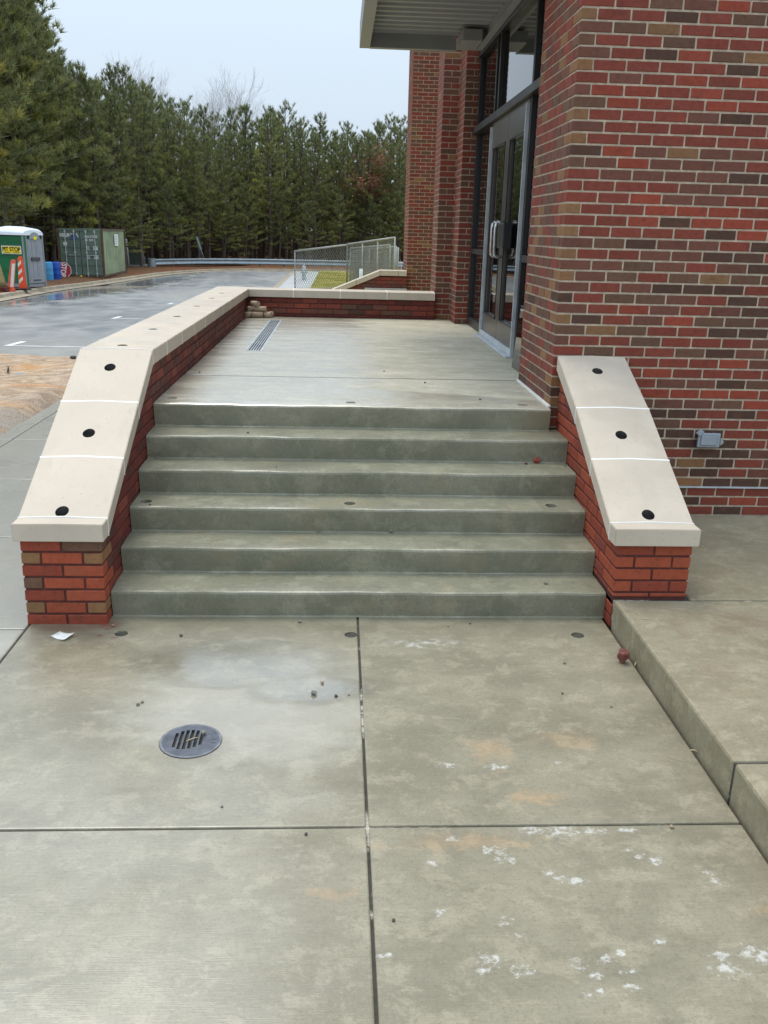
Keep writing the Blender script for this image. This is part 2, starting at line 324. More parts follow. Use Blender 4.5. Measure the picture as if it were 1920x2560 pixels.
def stone_mat():
    m = NT('cast_stone'); n = m.noise(3.5, detail=6, rough=.6, dist=.4); f = m.noise(45, detail=4); g = m.noise(230, detail=2)
    c = lin(200, 187, 169)
    base = m.mix(m.ramp(n, .32, .7), [x*.90 for x in c], [x*1.03 for x in c])
    base = m.mix(m.ramp(f, .55, .78, 0, .25), base, [x*.8 for x in c]); base = m.mix(m.ramp(g, .64, .74, 0, .3), base, [x*.6 for x in c])
    st = m.noise(8, detail=7, rough=.75, dist=1.4, loc=(2, 5, 1)); base = m.mix(m.ramp(st, .60, .72, 0, .42), base, lin(160, 136, 118))
    base = m.mix(m.ramp(m.noise(5, detail=8, rough=.7, sc3=(2.2, .7, 1), loc=(4, 4, 2)), .57, .68, 0, .3), base, [x*.68 for x in c])
    base = m.mix(m.ramp(m.noise(70, detail=3, loc=(3, 3, 3)), .69, .73, 0, .6), base, lin(120, 84, 70))
    wet = m.noise(1.7, detail=3, loc=(1, 0, 4)); base = m.mix(m.ramp(wet, .5, .7, 0, .2), base, [x*.78 for x in c])
    return m.done(base, m.ramp(n, .3, .7, .5, .68), m.bump(m.math('ADD', f, g), .35, .002), 0, .35)
M_STONE = stone_mat()
M_SEAL = plain('white_sealant', lin(238, 236, 230), .55, var=.05)
M_BRONZE = plain('dark_bronze_frame', lin(40, 38, 38), .42, .0, .12, 3)
M_DOOR = plain('bronze_door', lin(104, 98, 93), .34, .5, .12, 2)
M_GALV = plain('galvanised_strip', lin(196, 202, 206), .4, .35, .12, 8)
M_STEEL = plain('brushed_steel', lin(198, 198, 194), .28, .9, .06, 12)
M_CANOPY = plain('canopy_grey_paint', lin(142, 146, 146), .5, 0, .06, 3)
M_DECK = plain('deck_grey_paint', lin(150, 153, 152), .5, 0, .06, 3)
M_BLACK = plain('black_rubber', (.012, .012, .012), .7)
M_INSIDE = plain('dark_interior', lin(38, 36, 34), .9)
M_GREYPLASTIC = plain('grey_box_plastic', lin(150, 158, 166), .45, 0, .08, 8)
M_IRON = plain('cast_iron', lin(92, 96, 104), .42, .4, .22, 14, .002)
M_DARKGRATE = plain('dark_grate', lin(40, 46, 54), .4, .3, .2, 14)
def glass_mat():
    m = NT('coated_glass'); n = m.noise(.8, detail=2)
    return m.done(lin(14, 16, 17), .015, m.bump(n, .04, .02), 0, .5, 2.7)
M_GLASS = glass_mat()

# ---------------------------------------------------------------- large structure: ground, road, walks
def height_sheet(name, xs, ys, zf, mat, smooth=True):
    v = [(x, y, zf(x, y)) for y in ys for x in xs]; n = len(xs)
    f = [(j*n+i, j*n+i+1, (j+1)*n+i+1, (j+1)*n+i) for j in range(len(ys)-1) for i in range(n-1)]
    return struct(mk(name, v, f, mat, None, smooth))
def litter_mat():
    m = NT('leaf_litter'); a = m.noise(.5, detail=4); b = m.noise(5, detail=6, rough=.75); c = m.noise(24, detail=4)
    base = m.mix(m.ramp(b, .35, .68), lin(72, 50, 36), lin(136, 100, 68)); base = m.mix(m.ramp(a, .45, .65, 0, .6), base, lin(118, 66, 44))
    base = m.mix(m.ramp(c, .56, .72, 0, .5), base, lin(168, 138, 96)); base = m.mix(m.ramp(c, .42, .3, 0, .5), base, lin(40, 30, 24))
    return m.done(base, .9, m.bump(m.math('ADD', b, c), .8, .06), 0, .2)
M_LITTER = litter_mat()
def asphalt_mat():
    m = NT('wet_asphalt'); big = m.noise(.22, detail=4, dist=.6, sc3=(1, .45, 1)); mid = m.noise(1.4, detail=6, rough=.65, sc3=(1, .5, 1)); g = m.noise(60, detail=3)
    base = m.mix(m.ramp(mid, .35, .7), lin(122, 124, 126), lin(146, 146, 143)); base = m.mix(m.ramp(big, .5, .68, 0, .5), base, lin(150, 145, 132))
    base = m.mix(m.ramp(g, .5, .7, 0, .4), base, lin(98, 100, 104))
    o = m.sep(); edge = m.math('MULTIPLY', m.ramp(m.math('ADD', o[0], m.math('MULTIPLY', m.math('SUBTRACT', mid, .5), 3.5)), -10.2, -11.6), m.ramp(o[1], 18, 24))
    pud = m.math('MAXIMUM', m.ramp(big, .56, .46), edge)
    rough = m.math('MAXIMUM', m.math('SUBTRACT', m.ramp(mid, .3, .7, .42, .55), m.math('MULTIPLY', pud, .12)), .05)
    rough = m.math('MAXIMUM', m.math('SUBTRACT', rough, m.math('MULTIPLY', edge, .45)), .05)
    h = m.math('MULTIPLY', m.math('ADD', g, mid), m.math('SUBTRACT', 1., m.math('MULTIPLY', edge, .95)))
    return m.done(base, rough, m.bump(h, .5, .008), 0, .5)
M_ASPH = asphalt_mat()
def dirt_mat():
    m = NT('site_dirt'); a = m.noise(.8, detail=6, rough=.65, dist=.8, sc3=(1, 1.5, 1)); b = m.noise(5, detail=7, rough=.72, dist=.6, sc3=(.8, 2, 1)); c = m.noise(40, detail=4)
    base = m.mix(m.ramp(b, .34, .66), lin(148, 122, 98), lin(204, 182, 156)); base = m.mix(m.ramp(a, .5, .66, 0, .85), base, lin(196, 146, 92))
    o = m.sep(); grey = m.math('MULTIPLY', m.ramp(m.math('ADD', o[1], m.math('MULTIPLY', m.math('SUBTRACT', a, .5), 6)), 4.6, 3.0), m.ramp(b, .3, .6)); base = m.mix(m.math('MULTIPLY', grey, .75), base, lin(128, 128, 122))
    base = m.mix(m.ramp(c, .54, .72, 0, .5), base, lin(92, 78, 64))
    rough = m.math('SUBTRACT', .8, m.math('MULTIPLY', grey, .35))
    return m.done(base, rough, m.bump(m.math('ADD', b, c), .9, .03), 0, .4)
M_DIRT = dirt_mat()
def grass_soil():
    m = NT('lawn_soil'); a = m.noise(1.1, detail=5, rough=.6, sc3=(1, .6, 1)); b = m.noise(9, detail=5)
    base = m.mix(m.ramp(b, .35, .7), lin(128, 138, 44), lin(164, 164, 66)); base = m.mix(m.ramp(a, .47, .60, 0, .85), base, lin(214, 186, 118))
    return m.done(base, .9, m.bump(b, .6, .05), 0, .2)
M_LAWN = grass_soil()
M_KERB = plain('kerb_concrete', lin(150, 138, 118), .7, 0, .2, 2, .003)
M_WHITE = plain('road_paint', lin(226, 228, 228), .45, 0, .12, 3)

ys = [-60, -30, -10, 0, 9, 15, 20, 25, 30, 36, 42, 60, 90, 150, 300, 900]
height_sheet('ground', [-900, -300, -120, -60, -30, -14, -5, 5, 30, 80, 300, 900], ys, lambda x, y: gz(y)-.25, M_LITTER)
# left kerb line of the road and its far edge, (x, y)
KERB = [(-11.0, 6), (-11.6, 14), (-12.2, 20), (-12.9, 26), (-13.45, 31), (-13.9, 37), (-13.98, 40), (-13.85, 44), (-13.55, 47), (-13.2, 50.5), (-12.9, 53.4), (-12.1, 56.5), (-11.1, 59), (-9.9, 61), (-8.2, 62.5), (-5.5, 63.4), (0, 64.2), (10, 65), (34, 66)]
def inner(i, d):                                              # kerb point pushed into the road (+) or the bank (-)
    a = Vector(KERB[max(i-1, 0)]); b = Vector(KERB[min(i+1, len(KERB)-1)]); t = (b-a).normalized(); n = Vector((t.y, -t.x)); p = Vector(KERB[i])+n*d
    return p.x, p.y
v, f = [], []
for i in range(len(KERB)):
    x, y = inner(i, -.05); z = gz(y)
    xr = -4.72 if y < 58 else 34
    for k in range(9): v.append((x+(xr-x)*k/8, y, gz(y)))
v = []
rows = [6, 9, 12, 16, 20, 24, 28, 32, 36, 39, 42, 46, 50, 54, 57, 59.5, 61.2, 62.6, 63.5, 64.3, 66.2]
def kx(y):
    for a, b in zip(KERB, KERB[1:]):
        if a[1] <= y <= b[1]: return a[0]+(b[0]-a[0])*(y-a[1])/(b[1]-a[1])
    return KERB[0][0]
for y in rows:
    xl, xr = kx(y)-.06, (-4.72 if y < 58 else 34.5)
    for k in range(7): v.append((xl+(xr-xl)*k/6, y, gz(y)-.01))
f = [(j*7+i, j*7+i+1, (j+1)*7+i+1, (j+1)*7+i) for j in range(len(rows)-1) for i in range(6)]
struct(mk('road', v, f, M_ASPH))
# kerb (real step) and bank behind it
v, f = [], []
for i in range(len(KERB)):
    for d, h in ((.42, .004), (.12, .02), (.03, .03), (0, .13), (-.04, .15), (-.17, .15), (-.18, .0)):
        x, y = inner(i, d); v.append((x, y, gz(KERB[i][1])+h))
f = [(j*7+i, j*7+i+1, (j+1)*7+i+1, (j+1)*7+i) for j in range(len(KERB)-1) for i in range(6)]
struct(mk('kerb', v, f, M_KERB))
v, f = [], []
offs = [-.165, -.6, -1.5, -3, -5, -8, -12, -20, -40, -90]
for i in range(len(KERB)):
    for d in offs:
        x, y = inner(i, d)
        if d < -6 and i > 10: x, y = KERB[i][0]*.6+(-2 if i < 15 else 0)+(i-10)*1.0*(-d/20), KERB[i][1]-d*1.2
        if d < -6 and i <= 10: x, y = KERB[i][0]+d, KERB[i][1]-(d if i > 6 else d*.3)*.5*(i/10)
        h = .14+min(.1, -d*.03)+.05*math.sin(x*1.7+y*.9)*min(1, -d/1.5)
        v.append((x, y, gz(KERB[i][1])+h))
n = len(offs); f = [(j*n+i, j*n+i+1, (j+1)*n+i+1, (j+1)*n+i) for j in range(len(KERB)-1) for i in range(n-1)]
struct(mk('bank', v, f, M_LITTER, None, True))
# painted stall marks and far white line
def mark(pts, name='road_marking'):
    return struct(mk(name, [(x, y, gz(y)-.005) for x, y in pts], [tuple(range(len(pts)))], M_WHITE))
for yy in (9.75, 17.1, 24.6, 31.6, 38.6):
    mark([(-7.1, yy), (-4.75, yy), (-4.75, yy+.1), (-6.98, yy+.1), (-6.98, yy+.85), (-7.1, yy+.85)])
mark([(-9.8, 60.6), (-4.8, 61.6), (-4.8, 61.75), (-9.8, 60.75)])
# muddy ground spread over the near end of the road
def dz(x, y):
    e = min(1, max(0, (9.35-y+.5*math.sin(x*1.3))/1.2))
    if x > -4.8: return -.006
    return -.045+.05*e+.02*e*max(0, min(1, (x+5.2)*3))+.09*e*(.5+.5*math.sin(x*2.1+y*.7)*math.sin(y*1.3-x))+.03*math.sin(x*7+y*3)*math.sin(y*6-x*2)*e
xs = [-4.66-.14*i for i in range(60)]; ysd = [-7+.14*i for i in range(118)]
height_sheet('dirt', xs, ysd, dz, M_DIRT)
# pavements: slabs are pieces of their setting, joints are real gaps over a darker bed
def slabs(name, rects, top, mat, bed, bev=.006, depth=.1):
    x0 = min(r[0] for r in rects); x1 = max(r[1] for r in rects); y0 = min(r[2] for r in rects); y1 = max(r[3] for r in rects)
    s = struct(boxes(name, [(x0+.01, x1-.01, y0+.01, y1-.01, top-depth-.05, top-.009)], bed)); out = []
    for (a, b, c, d) in rects: out.append(box('slab', a+.005, b-.005, c+.005, d-.005, top-depth, top, mat, s, bev, 2))
    return s, out
YS = -1.385
plz = [(-2.985, -1.288, -3.165, YS), (-1.288, .05, -3.165, YS), (-2.985, -1.288, -4.95, -3.165), (-1.288, .05, -4.95, -3.165), (-2.985, -1.288, -6.75, -4.95), (-1.288, .05, -6.75, -4.95)]
yl = [-6.75, -4.95, -3.165, -1.565, -.15, 1.265, 2.68, 4.1, 5.5, 6.92, 8.3]
plz += [(-4.51, -2.985, a, b) for a, b in zip(yl, yl[1:])] + [(-4.70, -4.51, a, b) for a, b in zip(yl[::2], yl[2::2])]
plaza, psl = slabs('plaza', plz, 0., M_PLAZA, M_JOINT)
HOLE_R = .034
GR = (-1.985, -2.616)
cut(psl[0], [cyl_cutter(-2.493, -1.613, -.055, .1, HOLE_R), cyl_cutter(-1.327, -1.621, -.055, .1, HOLE_R), cyl_cutter(GR[0], GR[1], -.2, .1, .1255, 40)])
cut(psl[1], [cyl_cutter(-.145, -1.62, -.055, .1, HOLE_R)])
for q in ((-2.493, -1.613), (-1.327, -1.621), (-.145, -1.62)):
    bm = bmesh.new(); bmesh.ops.create_circle(bm, cap_ends=True, radius=HOLE_R-.001, segments=20, matrix=Matrix.Translation((q[0], q[1], -.02))); bm_obj('hole_water', bm, M_HOLE, plaza)
# raised walk right of the steps
WZ = .157
rw, rsl = slabs('raised_walk', [(.055, 6, -3.02, -1.512), (.47, 6, -1.512, -.012), (.055, 6, -4.6, -3.02), (.055, 6, -7, -4.6)], WZ, M_WALK, M_JOINT, .014, .2)
# long walk beside the road, lawn beyond the parapet
v, f = [], []; yw = [6.6, 9, 12, 15, 18, 21, 24, 27, 30, 33, 36, 39, 42, 46, 50, 54, 58, 61.5]
fw = struct(mk('walk', [(x, y, gz(y)+.06) for y in yw for x in (-4.55, -2.88)], [(2*i, 2*i+1, 2*i+3, 2*i+2) for i in range(len(yw)-1)], M_JOINT))
for a, b in zip(yw, yw[1:]): mk('slab', [(-4.55, a+.008, gz(a)+.1), (-2.86, a+.008, gz(a)+.1), (-2.86, b-.008, gz(b)+.1), (-4.55, b-.008, gz(b)+.1)], [(0, 1, 2, 3)], M_FARWALK, fw)
kv = [(x, y, gz(y)+h) for y in yw for x, h in ((-4.95, -.004), (-4.74, .0), (-4.72, .09), (-4.69, .11), (-4.54, .11))]
struct(mk('kerb', kv, [(j*5+i, j*5+i+1, (j+1)*5+i+1, (j+1)*5+i) for j in range(len(yw)-1) for i in range(4)], M_KERB))
def lz(x, y): return gz(y)+.09+max(0, min(1, (x+2.88)/4))*.5*max(0, min(1, (56-y)/22))
xsl = [-2.88+.5*i for i in range(9)]+[2.5, 4, 8, 14, 30]
height_sheet('lawn', xsl, [6.6]+yw[1:]+[63.2], lz, M_LAWN)
def grass_blades():
    n = 26000; x = RNG.uniform(-2.86, 3.2, n); y = 30+31*RNG.random(n); pat = np.sin(x*2.1+y*.8)+np.sin(x*1.1-y*1.7)+RNG.normal(0, .6, n)
    h = RNG.uniform(.05, .12, n); a = RNG.uniform(0, 6.28, n); wd = .02
    z = np.array([lz(p, q) for p, q in zip(x, y)])-.005
    V = np.zeros((n, 3, 3)); V[:, 0] = np.c_[x-np.cos(a)*wd, y-np.sin(a)*wd, z]; V[:, 1] = np.c_[x+np.cos(a)*wd, y+np.sin(a)*wd, z]; V[:, 2] = np.c_[x+RNG.normal(0, .03, n), y+RNG.normal(0, .03, n), z+h]
    o = mk('grass', V.reshape(-1, 3), np.arange(3*n).reshape(-1, 3), None); at = o.data.attributes.new('tint', 'FLOAT', 'POINT')
    at.data.foreach_set('value', np.repeat(np.clip(.5+.28*pat, 0, 1), 3))
    m = NT('grass_blade'); t = m.n('ShaderNodeAttribute'); t.attribute_name = 'tint'; o.data.materials.append(m.done(m.mix(t.outputs['Fac'], lin(136, 150, 48), lin(210, 186, 112)), .8, None, 0, .2))
    o['kind'] = 'stuff'; tag(o, 'patchy green and straw coloured lawn behind the far stoop', 'grass')
grass_blades()

# ---------------------------------------------------------------- steps and landing
ZL, RI, TR = .8994, .1499, .2638
XL, XR = -2.586, .0535
steps = thing('concrete_steps', 'flight of wet grey concrete steps between two brick cheek walls', 'steps', (-1.27, -1.4, 0))
def nose(n): return -.0893-(6-n)*TR
HOLES = {3: [(-2.515, nose(3)+.10), (-1.33, nose(3)+.10), (-.13, nose(3)+.10)]}
def step_mesh(name, x0, x1, yn, yb, zb, zt, mat, parent):
    """tread and riser with a rounded, slightly wandering nose"""
    sec = [(yb, zt), (yn+.11, zt), (yn+.045, zt-.0005), (yn+.014, zt-.003), (yn+.004, zt-.008), (yn, zt-.018), (yn+.001, zt-.04), (yn+.006, zt-.09), (yn+.0125, zb+.006), (yn+.004, zb)]
    N = 60; v, f = [], []; ph = random.uniform(0, 9)
    for i in range(N+1):
        x = x0+(x1-x0)*i/N; wy = .0035*math.sin(x*5+ph)+.002*math.sin(x*17+ph*2); wz = .0018*math.sin(x*6.3+ph*3)+.001*math.sin(x*23)
        for k, (a, b) in enumerate(sec): v.append((x, a+(wy if 2 <= k <= 8 else 0), b+(wz if 2 <= k <= 5 else 0)))
        v += [(x, yb, zb-.03)]
    n = len(sec)+1
    for i in range(N):
        for k in range(n): f.append((i*n+k, i*n+(k+1) % n, (i+1)*n+(k+1) % n, (i+1)*n+k))
    f += [tuple(range(n))[::-1], tuple(N*n+k for k in range(n))]
    o = mk(name, v, f, mat, parent); bm = bmesh.new(); bm.from_mesh(o.data); bmesh.ops.recalc_face_normals(bm, faces=bm.faces[:]); bm.to_mesh(o.data); bm.free(); return o
for n in range(1, 6):
    s = step_mesh('step', XL, XR, nose(n), nose(n)+TR+.06, (n-1)*RI, n*RI, M_STEP, steps)
    if n in HOLES:
        cut(s, [cyl_cutter(x, y, n*RI-.055, n*RI+.1, HOLE_R) for x, y in HOLES[n]])
        for x, y in HOLES[n]:
            bm = bmesh.new(); bmesh.ops.create_circle(bm, cap_ends=True, radius=HOLE_R-.001, segments=20, matrix=Matrix.Translation((x, y, n*RI-.02))); bm_obj('hole_water', bm, M_HOLE, steps)
landing = struct(boxes('landing', [(XL+.02, -.02, -.04, 1.06, .3, ZL-.03), (XL+.02, .30, 1.06, 6.02, .3, ZL-.03)], M_BLACKJ))
JA, JB, JC = 1.075, 3.08, 5.35
fs = step_mesh('slab', XL, -.008, nose(6), JA-.02, 5*RI, ZL, M_LAND, landing)
LH = [(-2.50, .09), (-1.32, .035), (-.17, .045)]
fs.data.materials.append(M_STEP)
for p_ in fs.data.polygons:
    if p_.center.z < ZL-.010: p_.material_index = 1
cut(fs, [cyl_cutter(x, y, ZL-.055, ZL+.1, HOLE_R) for x, y in LH])
TRN = (-2.255, -2.125, 2.58, 5.54)                                     # trench drain
l2 = box('slab', XL, .30, JA+.02, JB-.011, ZL-.12, ZL, M_LAND, landing, .004, 1)
l3 = box('slab', XL, .30, JB+.011, JC-.007, ZL-.12, ZL, M_LAND, landing, .004, 1)
l4 = box('slab', XL, .30, JC+.007, 6.025, ZL-.12, ZL, M_LAND, landing, .004, 1)
for yj, wj in ((JA, .0225), (JB, .0125), (JC, .0085)): box('joint_filler', XL+.002, (-.01 if yj < 1.1 else .30), yj-wj, yj+wj, ZL-.03, ZL-.0035, M_BLACKJ, landing)
for sl in (l2, l3, l4): cut(sl, [boxes('cutter', [(TRN[0]-.012, TRN[1]+.012, TRN[2]-.012, TRN[3]+.012, ZL-.2, ZL+.1)], None)])

# ---------------------------------------------------------------- bricks
CO, BK = .06773, .2032
_cache = {}
def unit_brick(dx, dy, dz):
    k = (round(dx, 4), round(dy, 4), round(dz, 4))
    if k not in _cache:
        L = []
        for s in range(3):
            bm = bmesh.new(); bm_box(bm, -dx/2, dx/2, -dy/2, dy/2, -dz/2, dz/2)
            bmesh.ops.bevel(bm, geom=bm.edges[:], offset=.0032, segments=1, affect='EDGES')
            for v in bm.verts: v.co += Vector((random.uniform(-1, 1), random.uniform(-1, 1), random.uniform(-1, 1)))*.0011
            me = bpy.data.meshes.new('brick'); bm.normal_update(); bm.to_mesh(me); bm.free(); me.materials.append(M_BRICK); L.append(me)
        _cache[k] = L
    return random.choice(_cache[k])
def put_brick(parent, b, code):
    x0, x1, y0, y1, z0, z1 = b
    o = bpy.data.objects.new('brick', unit_brick(x1-x0, y1-y0, z1-z0)); COL.objects.link(o); attach(o, parent)
    o.location = ((x0+x1)/2, (y0+y1)/2, (z0+z1)/2); o.color = brick_col(code); return o
def joined_bricks(name, lst, parent):
    """the rest of a wall's bricks as one part, each still its own block"""
    bm = bmesh.new(); cs = []
    for b, code in lst:
        j = random.uniform(-.0012, .0012)
        vs = bm_box(bm, b[0]+.0004, b[1]-.0004, b[2]+.0004, b[3]-.0004, b[4]+j, b[5]+j); cs += [brick_col(code)]*8
    o = bm_obj(name, bm, M_BRICKJ, parent); at = o.data.attributes.new('tint', 'FLOAT_COLOR', 'POINT'); at.data.foreach_set('color', np.array(cs, dtype=np.float32).ravel()); o['kind'] = 'stuff'
    return o
def clip(poly, a, b, c):                                              # keep a*u + b*v <= c
    out = []
    for i in range(len(poly)):
        p, q = poly[i], poly[(i+1) % len(poly)]; dp, dq = a*p[0]+b*p[1]-c, a*q[0]+b*q[1]-c
        if dp <= 0: out.append(p)
        if dp*dq < 0: t = dp/(dp-dq); out.append((p[0]+(q[0]-p[0])*t, p[1]+(q[1]-p[1])*t))
    return out
def put_cut_brick(parent, x0, x1, poly, code):
    o = prism('brick', poly, 'x', x0, x1, M_BRICK, parent, .0022, 1); o.color = brick_col(code); return o
JT = .0058
def pick(w='RRROOPPBDDT'): return random.choice(w)

# ---------------------------------------------------------------- cheek walls and parapets
CW = .2235
def cap_top(y):
    if y < -1.43: return .556
    if y < -.11: return .556+(y+1.43)*(1.237-.556)/1.32
    return 1.237
def cap_stone(parent, cx, ya, yb, gap=.003, mat=None, lift=0., wid=CW, thick=.092):
    v = []
    for y, yy in ((ya+gap, ya), (yb-gap, yb)):
        t = cap_top(min(max(yy, -1.54), 9)) if not (yy == -1.43) else .556
        t += lift
        v += [(cx-wid, y, t-thick-(lift*2)), (cx+wid, y, t-thick-(lift*2)), (cx+wid, y, t), (cx, y, t+(.007 if ya > -1.5 else .002)), (cx-wid, y, t)]
    f = [(0, 1, 2, 3, 4), (9, 8, 7, 6, 5)]+[(i, 5+i, 5+(i+1) % 5, (i+1) % 5) for i in range(5)]
    bm = bmesh.new(); vs = [bm.verts.new(p) for p in v]
    for q in f: bm.faces.new([vs[i] for i in q])
    bmesh.ops.recalc_face_normals(bm, faces=bm.faces[:])
    sharp = [e for e in bm.edges if not (abs(e.verts[0].co.x-cx) < 1e-4 and abs(e.verts[1].co.x-cx) < 1e-4)]
    bmesh.ops.bevel(bm, geom=sharp, offset=.0035, segments=2, affect='EDGES')
    return bm_obj('cap_stone' if mat is None else 'joint', bm, mat or M_STONE, parent)
M_HOLE2 = plain('dark_hole', lin(48, 46, 43), .7, 0, .6, 30)
def cap_run(parent, cx, ysplit, holes):
    for ya, yb in zip(ysplit, ysplit[1:]):
        s = cap_stone(parent, cx, ya, yb)
        hs = [(x, y) for x, y in holes if ya+.03 < y < yb-.03]
        if hs: cut(s, [cyl_cutter(x, y, cap_top(y)-.2, cap_top(y)+.2, .034) for x, y in hs])
        for x, y in hs:
            bm = bmesh.new(); bmesh.ops.create_circle(bm, cap_ends=True, radius=.0335, segments=20, matrix=Matrix.Translation((x, y, cap_top(y)-.07))); bm_obj('hole_bottom', bm, M_HOLE2, parent)
    for s in [c_ for c_ in parent.children if c_.name.startswith('cap_stone')]:
        s.data.materials.append(M_HOLE2)
        for p_ in s.data.polygons:
            c_ = p_.center
            if any((c_.x-x)**2+(c_.y-y)**2 < .0352**2 for x, y in holes) and abs(p_.normal.z) < .6: p_.material_index = len(s.data.materials)-1
    for y in ysplit[1:-1]:                                            # sealant bead
        t = cap_top(y); sl = .516 if -1.43 < y < -.12 else 0
        v = []
        for d in (-.0045, .0045):
            tt = t+d*sl
            v += [(cx-CW-.0012, y+d, tt-.093), (cx+CW+.0012, y+d, tt-.093), (cx+CW+.0012, y+d, tt+.0018), (cx, y+d, tt+.0088), (cx-CW-.0012, y+d, tt+.0018)]
        mk('joint', v, [(4, 3, 2, 1, 0), (5, 6, 7, 8, 9)]+[((i+1) % 5, 5+(i+1) % 5, 5+i, i) for i in range(5)], M_SEAL, parent)
def slope_pt(px, py):                                                 # pixel on the sloping cap
    d = ray(px, py); t = 3.5
    while t < 9:
        p = CAM+d*t
        if p[2] <= cap_top(p[1])+.006: break
        t += .002
    return p[0], p[1]
NEW = 'RRROROPR'
def zc(k): return -.010+k*CO
def cheek(root, x0, x1, yend, side, kmin, codes, left):
    """brick pier front at y=-1.503 and the stair side running back from it (side: +1 sees +x)"""
    y0 = -1.503; capb = lambda y: cap_top(y)-.092
    xf = x1 if side > 0 else x0                                       # face looking at the steps
    core = [(y0+.006, -.05 if left else .12), (yend, -.05 if left else .12), (yend, capb(min(yend, 9))-.002)]
    if yend > 0: core += [(-.11, capb(0)-.002)]
    core += [(-1.43, .462), (y0+.006, .462)]
    prism('mortar', core, 'x', x0+.006, x1-.006, M_REDMORTAR, root)
    w = x1-x0; n = 0
    for k in range(kmin, 17):
        z0, z1 = zc(k)+JT, zc(k)+CO-JT
        if k == kmin and not left: z0 = max(z0, WZ+.012)
        # front of the pier
        if k < 7:
            row = codes[k % len(codes)]
            if k % 2 == 0:
                for i in range(2):
                    a = x0+i*(w+.01)/2; put_brick(root, (a, a+(w-.01)/2, y0, y0+.0925, z0, z1), row[i])
            else:
                put_brick(root, (x0, x0+.0925, y0, y0+.194, z0, z1), row[0]); put_brick(root, (x0+.1025, x1-.1025, y0, y0+.0925, z0, z1), row[1]); put_brick(root, (x1-.0925, x1, y0, y0+.194, z0, z1), row[2])
        # stair side
        s = y0+(.1025 if k % 2 == 0 else .204)
        if k >= 7: s = y0+(.1025 if k % 2 == 0 else .204)
        hid = []
        while s < yend-.02:
            e = min(s+.1932, yend); poly = [(s, z0), (e, z0), (e, z1), (s, z1)]
            nm = (1.237-.556)/1.32
            full = all(v < capb(u)-.001 for u, v in poly)
            if not full and s < 0: poly = clip(poly, -nm, 1, (.556-.094)+1.43*nm)
            if s >= -.11 and not full: poly = [(u, min(v, capb(u)-.002)) for u, v in poly]
            area = 0 if len(poly) < 3 else abs(sum(poly[i][0]*poly[(i+1) % len(poly)][1]-poly[(i+1) % len(poly)][0]*poly[i][1] for i in range(len(poly))))/2
            # is it above the tread or landing there?
            sn = next((q for q in range(6, 0, -1) if (s+e)/2 > nose(q)-.12), 0)
            vis = z1 > (sn-1)*RI-.03
            dep = .0925
            xa, xb = (xf-dep, xf) if side > 0 else (xf, xf+dep)
            if area > .0012 and vis:
                cde = pick('WWVWVWR' if left else 'NNMNMRR')  # left stair face takes the codes with its shade painted in
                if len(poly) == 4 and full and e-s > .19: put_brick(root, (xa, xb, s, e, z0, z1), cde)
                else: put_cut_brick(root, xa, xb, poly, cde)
            # far side of the wall, joined
            xo = (x0, x0+dep) if side > 0 else (x1-dep, x1)
            if full: OUT.append(((xo[0], xo[1], s, e, z0, z1), pick('RRPROB')))
            s += BK
LX0, LX1 = -2.994, -2.590
lp = thing('brick_parapet', 'long red brick cheek wall and parapet capped with pale stone beside the steps', 'wall', (-2.79, -1.5, 0))
OUT = []
LC = ['MM', 'TNT', 'MN', 'BNN', 'MN', 'TNT', 'MB']
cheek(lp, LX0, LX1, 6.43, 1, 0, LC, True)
BY0, BY1 = 6.035, 6.43
boxes('mortar', [(LX1-.0, -.15, BY0+.006, BY1-.006, .2, 1.143)], M_REDMORTAR, lp)
BC = {13: 'WWWWWWWWWWWWW', 14: 'RRPRPPPDRBBRR', 15: 'RRRMRRBDPRRRP', 16: 'VWWWRWWWWWVWW'}
for k in range(13, 17):
    s = LX1+.005+(0 if k % 2 else -.1); i = 0
    while s < -.16:
        a, b = max(s, LX1+.004), min(s+.1932, -.152)
        z1 = min(zc(k)+CO-JT, 1.143)
        if b-a > .03: put_brick(lp, (a, b, BY0, BY0+.0925, max(zc(k)+JT, ZL+.004), z1), BC[k][i % 13])
        s += BK; i += 1
for k in range(0, 17):
    s = LX0+.01
    while s < -.2: OUT.append(((s, s+.1932, BY1-.0925, BY1, zc(k)+JT, zc(k)+CO-JT), pick('RRPROB'))); s += BK
joined_bricks('brickwork', OUT, lp)
ysp = [-1.54, -1.43, -1.02, -.585, -.11]+[.37+.6065*i for i in range(10)]+[6.455]
CX = (LX0+LX1)/2
LHO = [slope_pt(275, 919), slope_pt(222, 1083), slope_pt(155, 1278)]+[(CX+.0, y) for y in (.05, 1.03, 2.07, 3.17, 4.24, 5.08)]
cap_run(lp, CX, ysp, LHO)
for xa, xb in zip([LX1+.02, -1.99, -1.385, -.78], [-1.99, -1.385, -.78, -.165]):   # back run
    o = prism('cap_stone', [(BY0-.028, 1.145), (BY1+.025, 1.145), (BY1+.025, 1.237), ((BY0+BY1)/2, 1.25), (BY0-.028, 1.237)], 'x', xa+.003, xb-.003, M_STONE, lp, .0035, 2)
    prism('joint', [(BY0-.0292, 1.144), (BY1+.0262, 1.144), (BY1+.0262, 1.2382), ((BY0+BY1)/2, 1.2513), (BY0-.0292, 1.2382)], 'x', xb-.0045, xb+.0045, M_SEAL, lp)
rp = thing('brick_cheek_wall', 'short orange brick cheek wall with sloping pale stone cap against the building', 'wall', (.25, -1.5, 0))
OUT = []
RX0, RX1 = .055, .452
cheek(rp, RX0, RX1, -.012, -1, 2, ['NN', 'NNM', 'NN', 'NMM', 'NN', 'NNN', 'MN'], False)
joined_bricks('brickwork', OUT, rp)
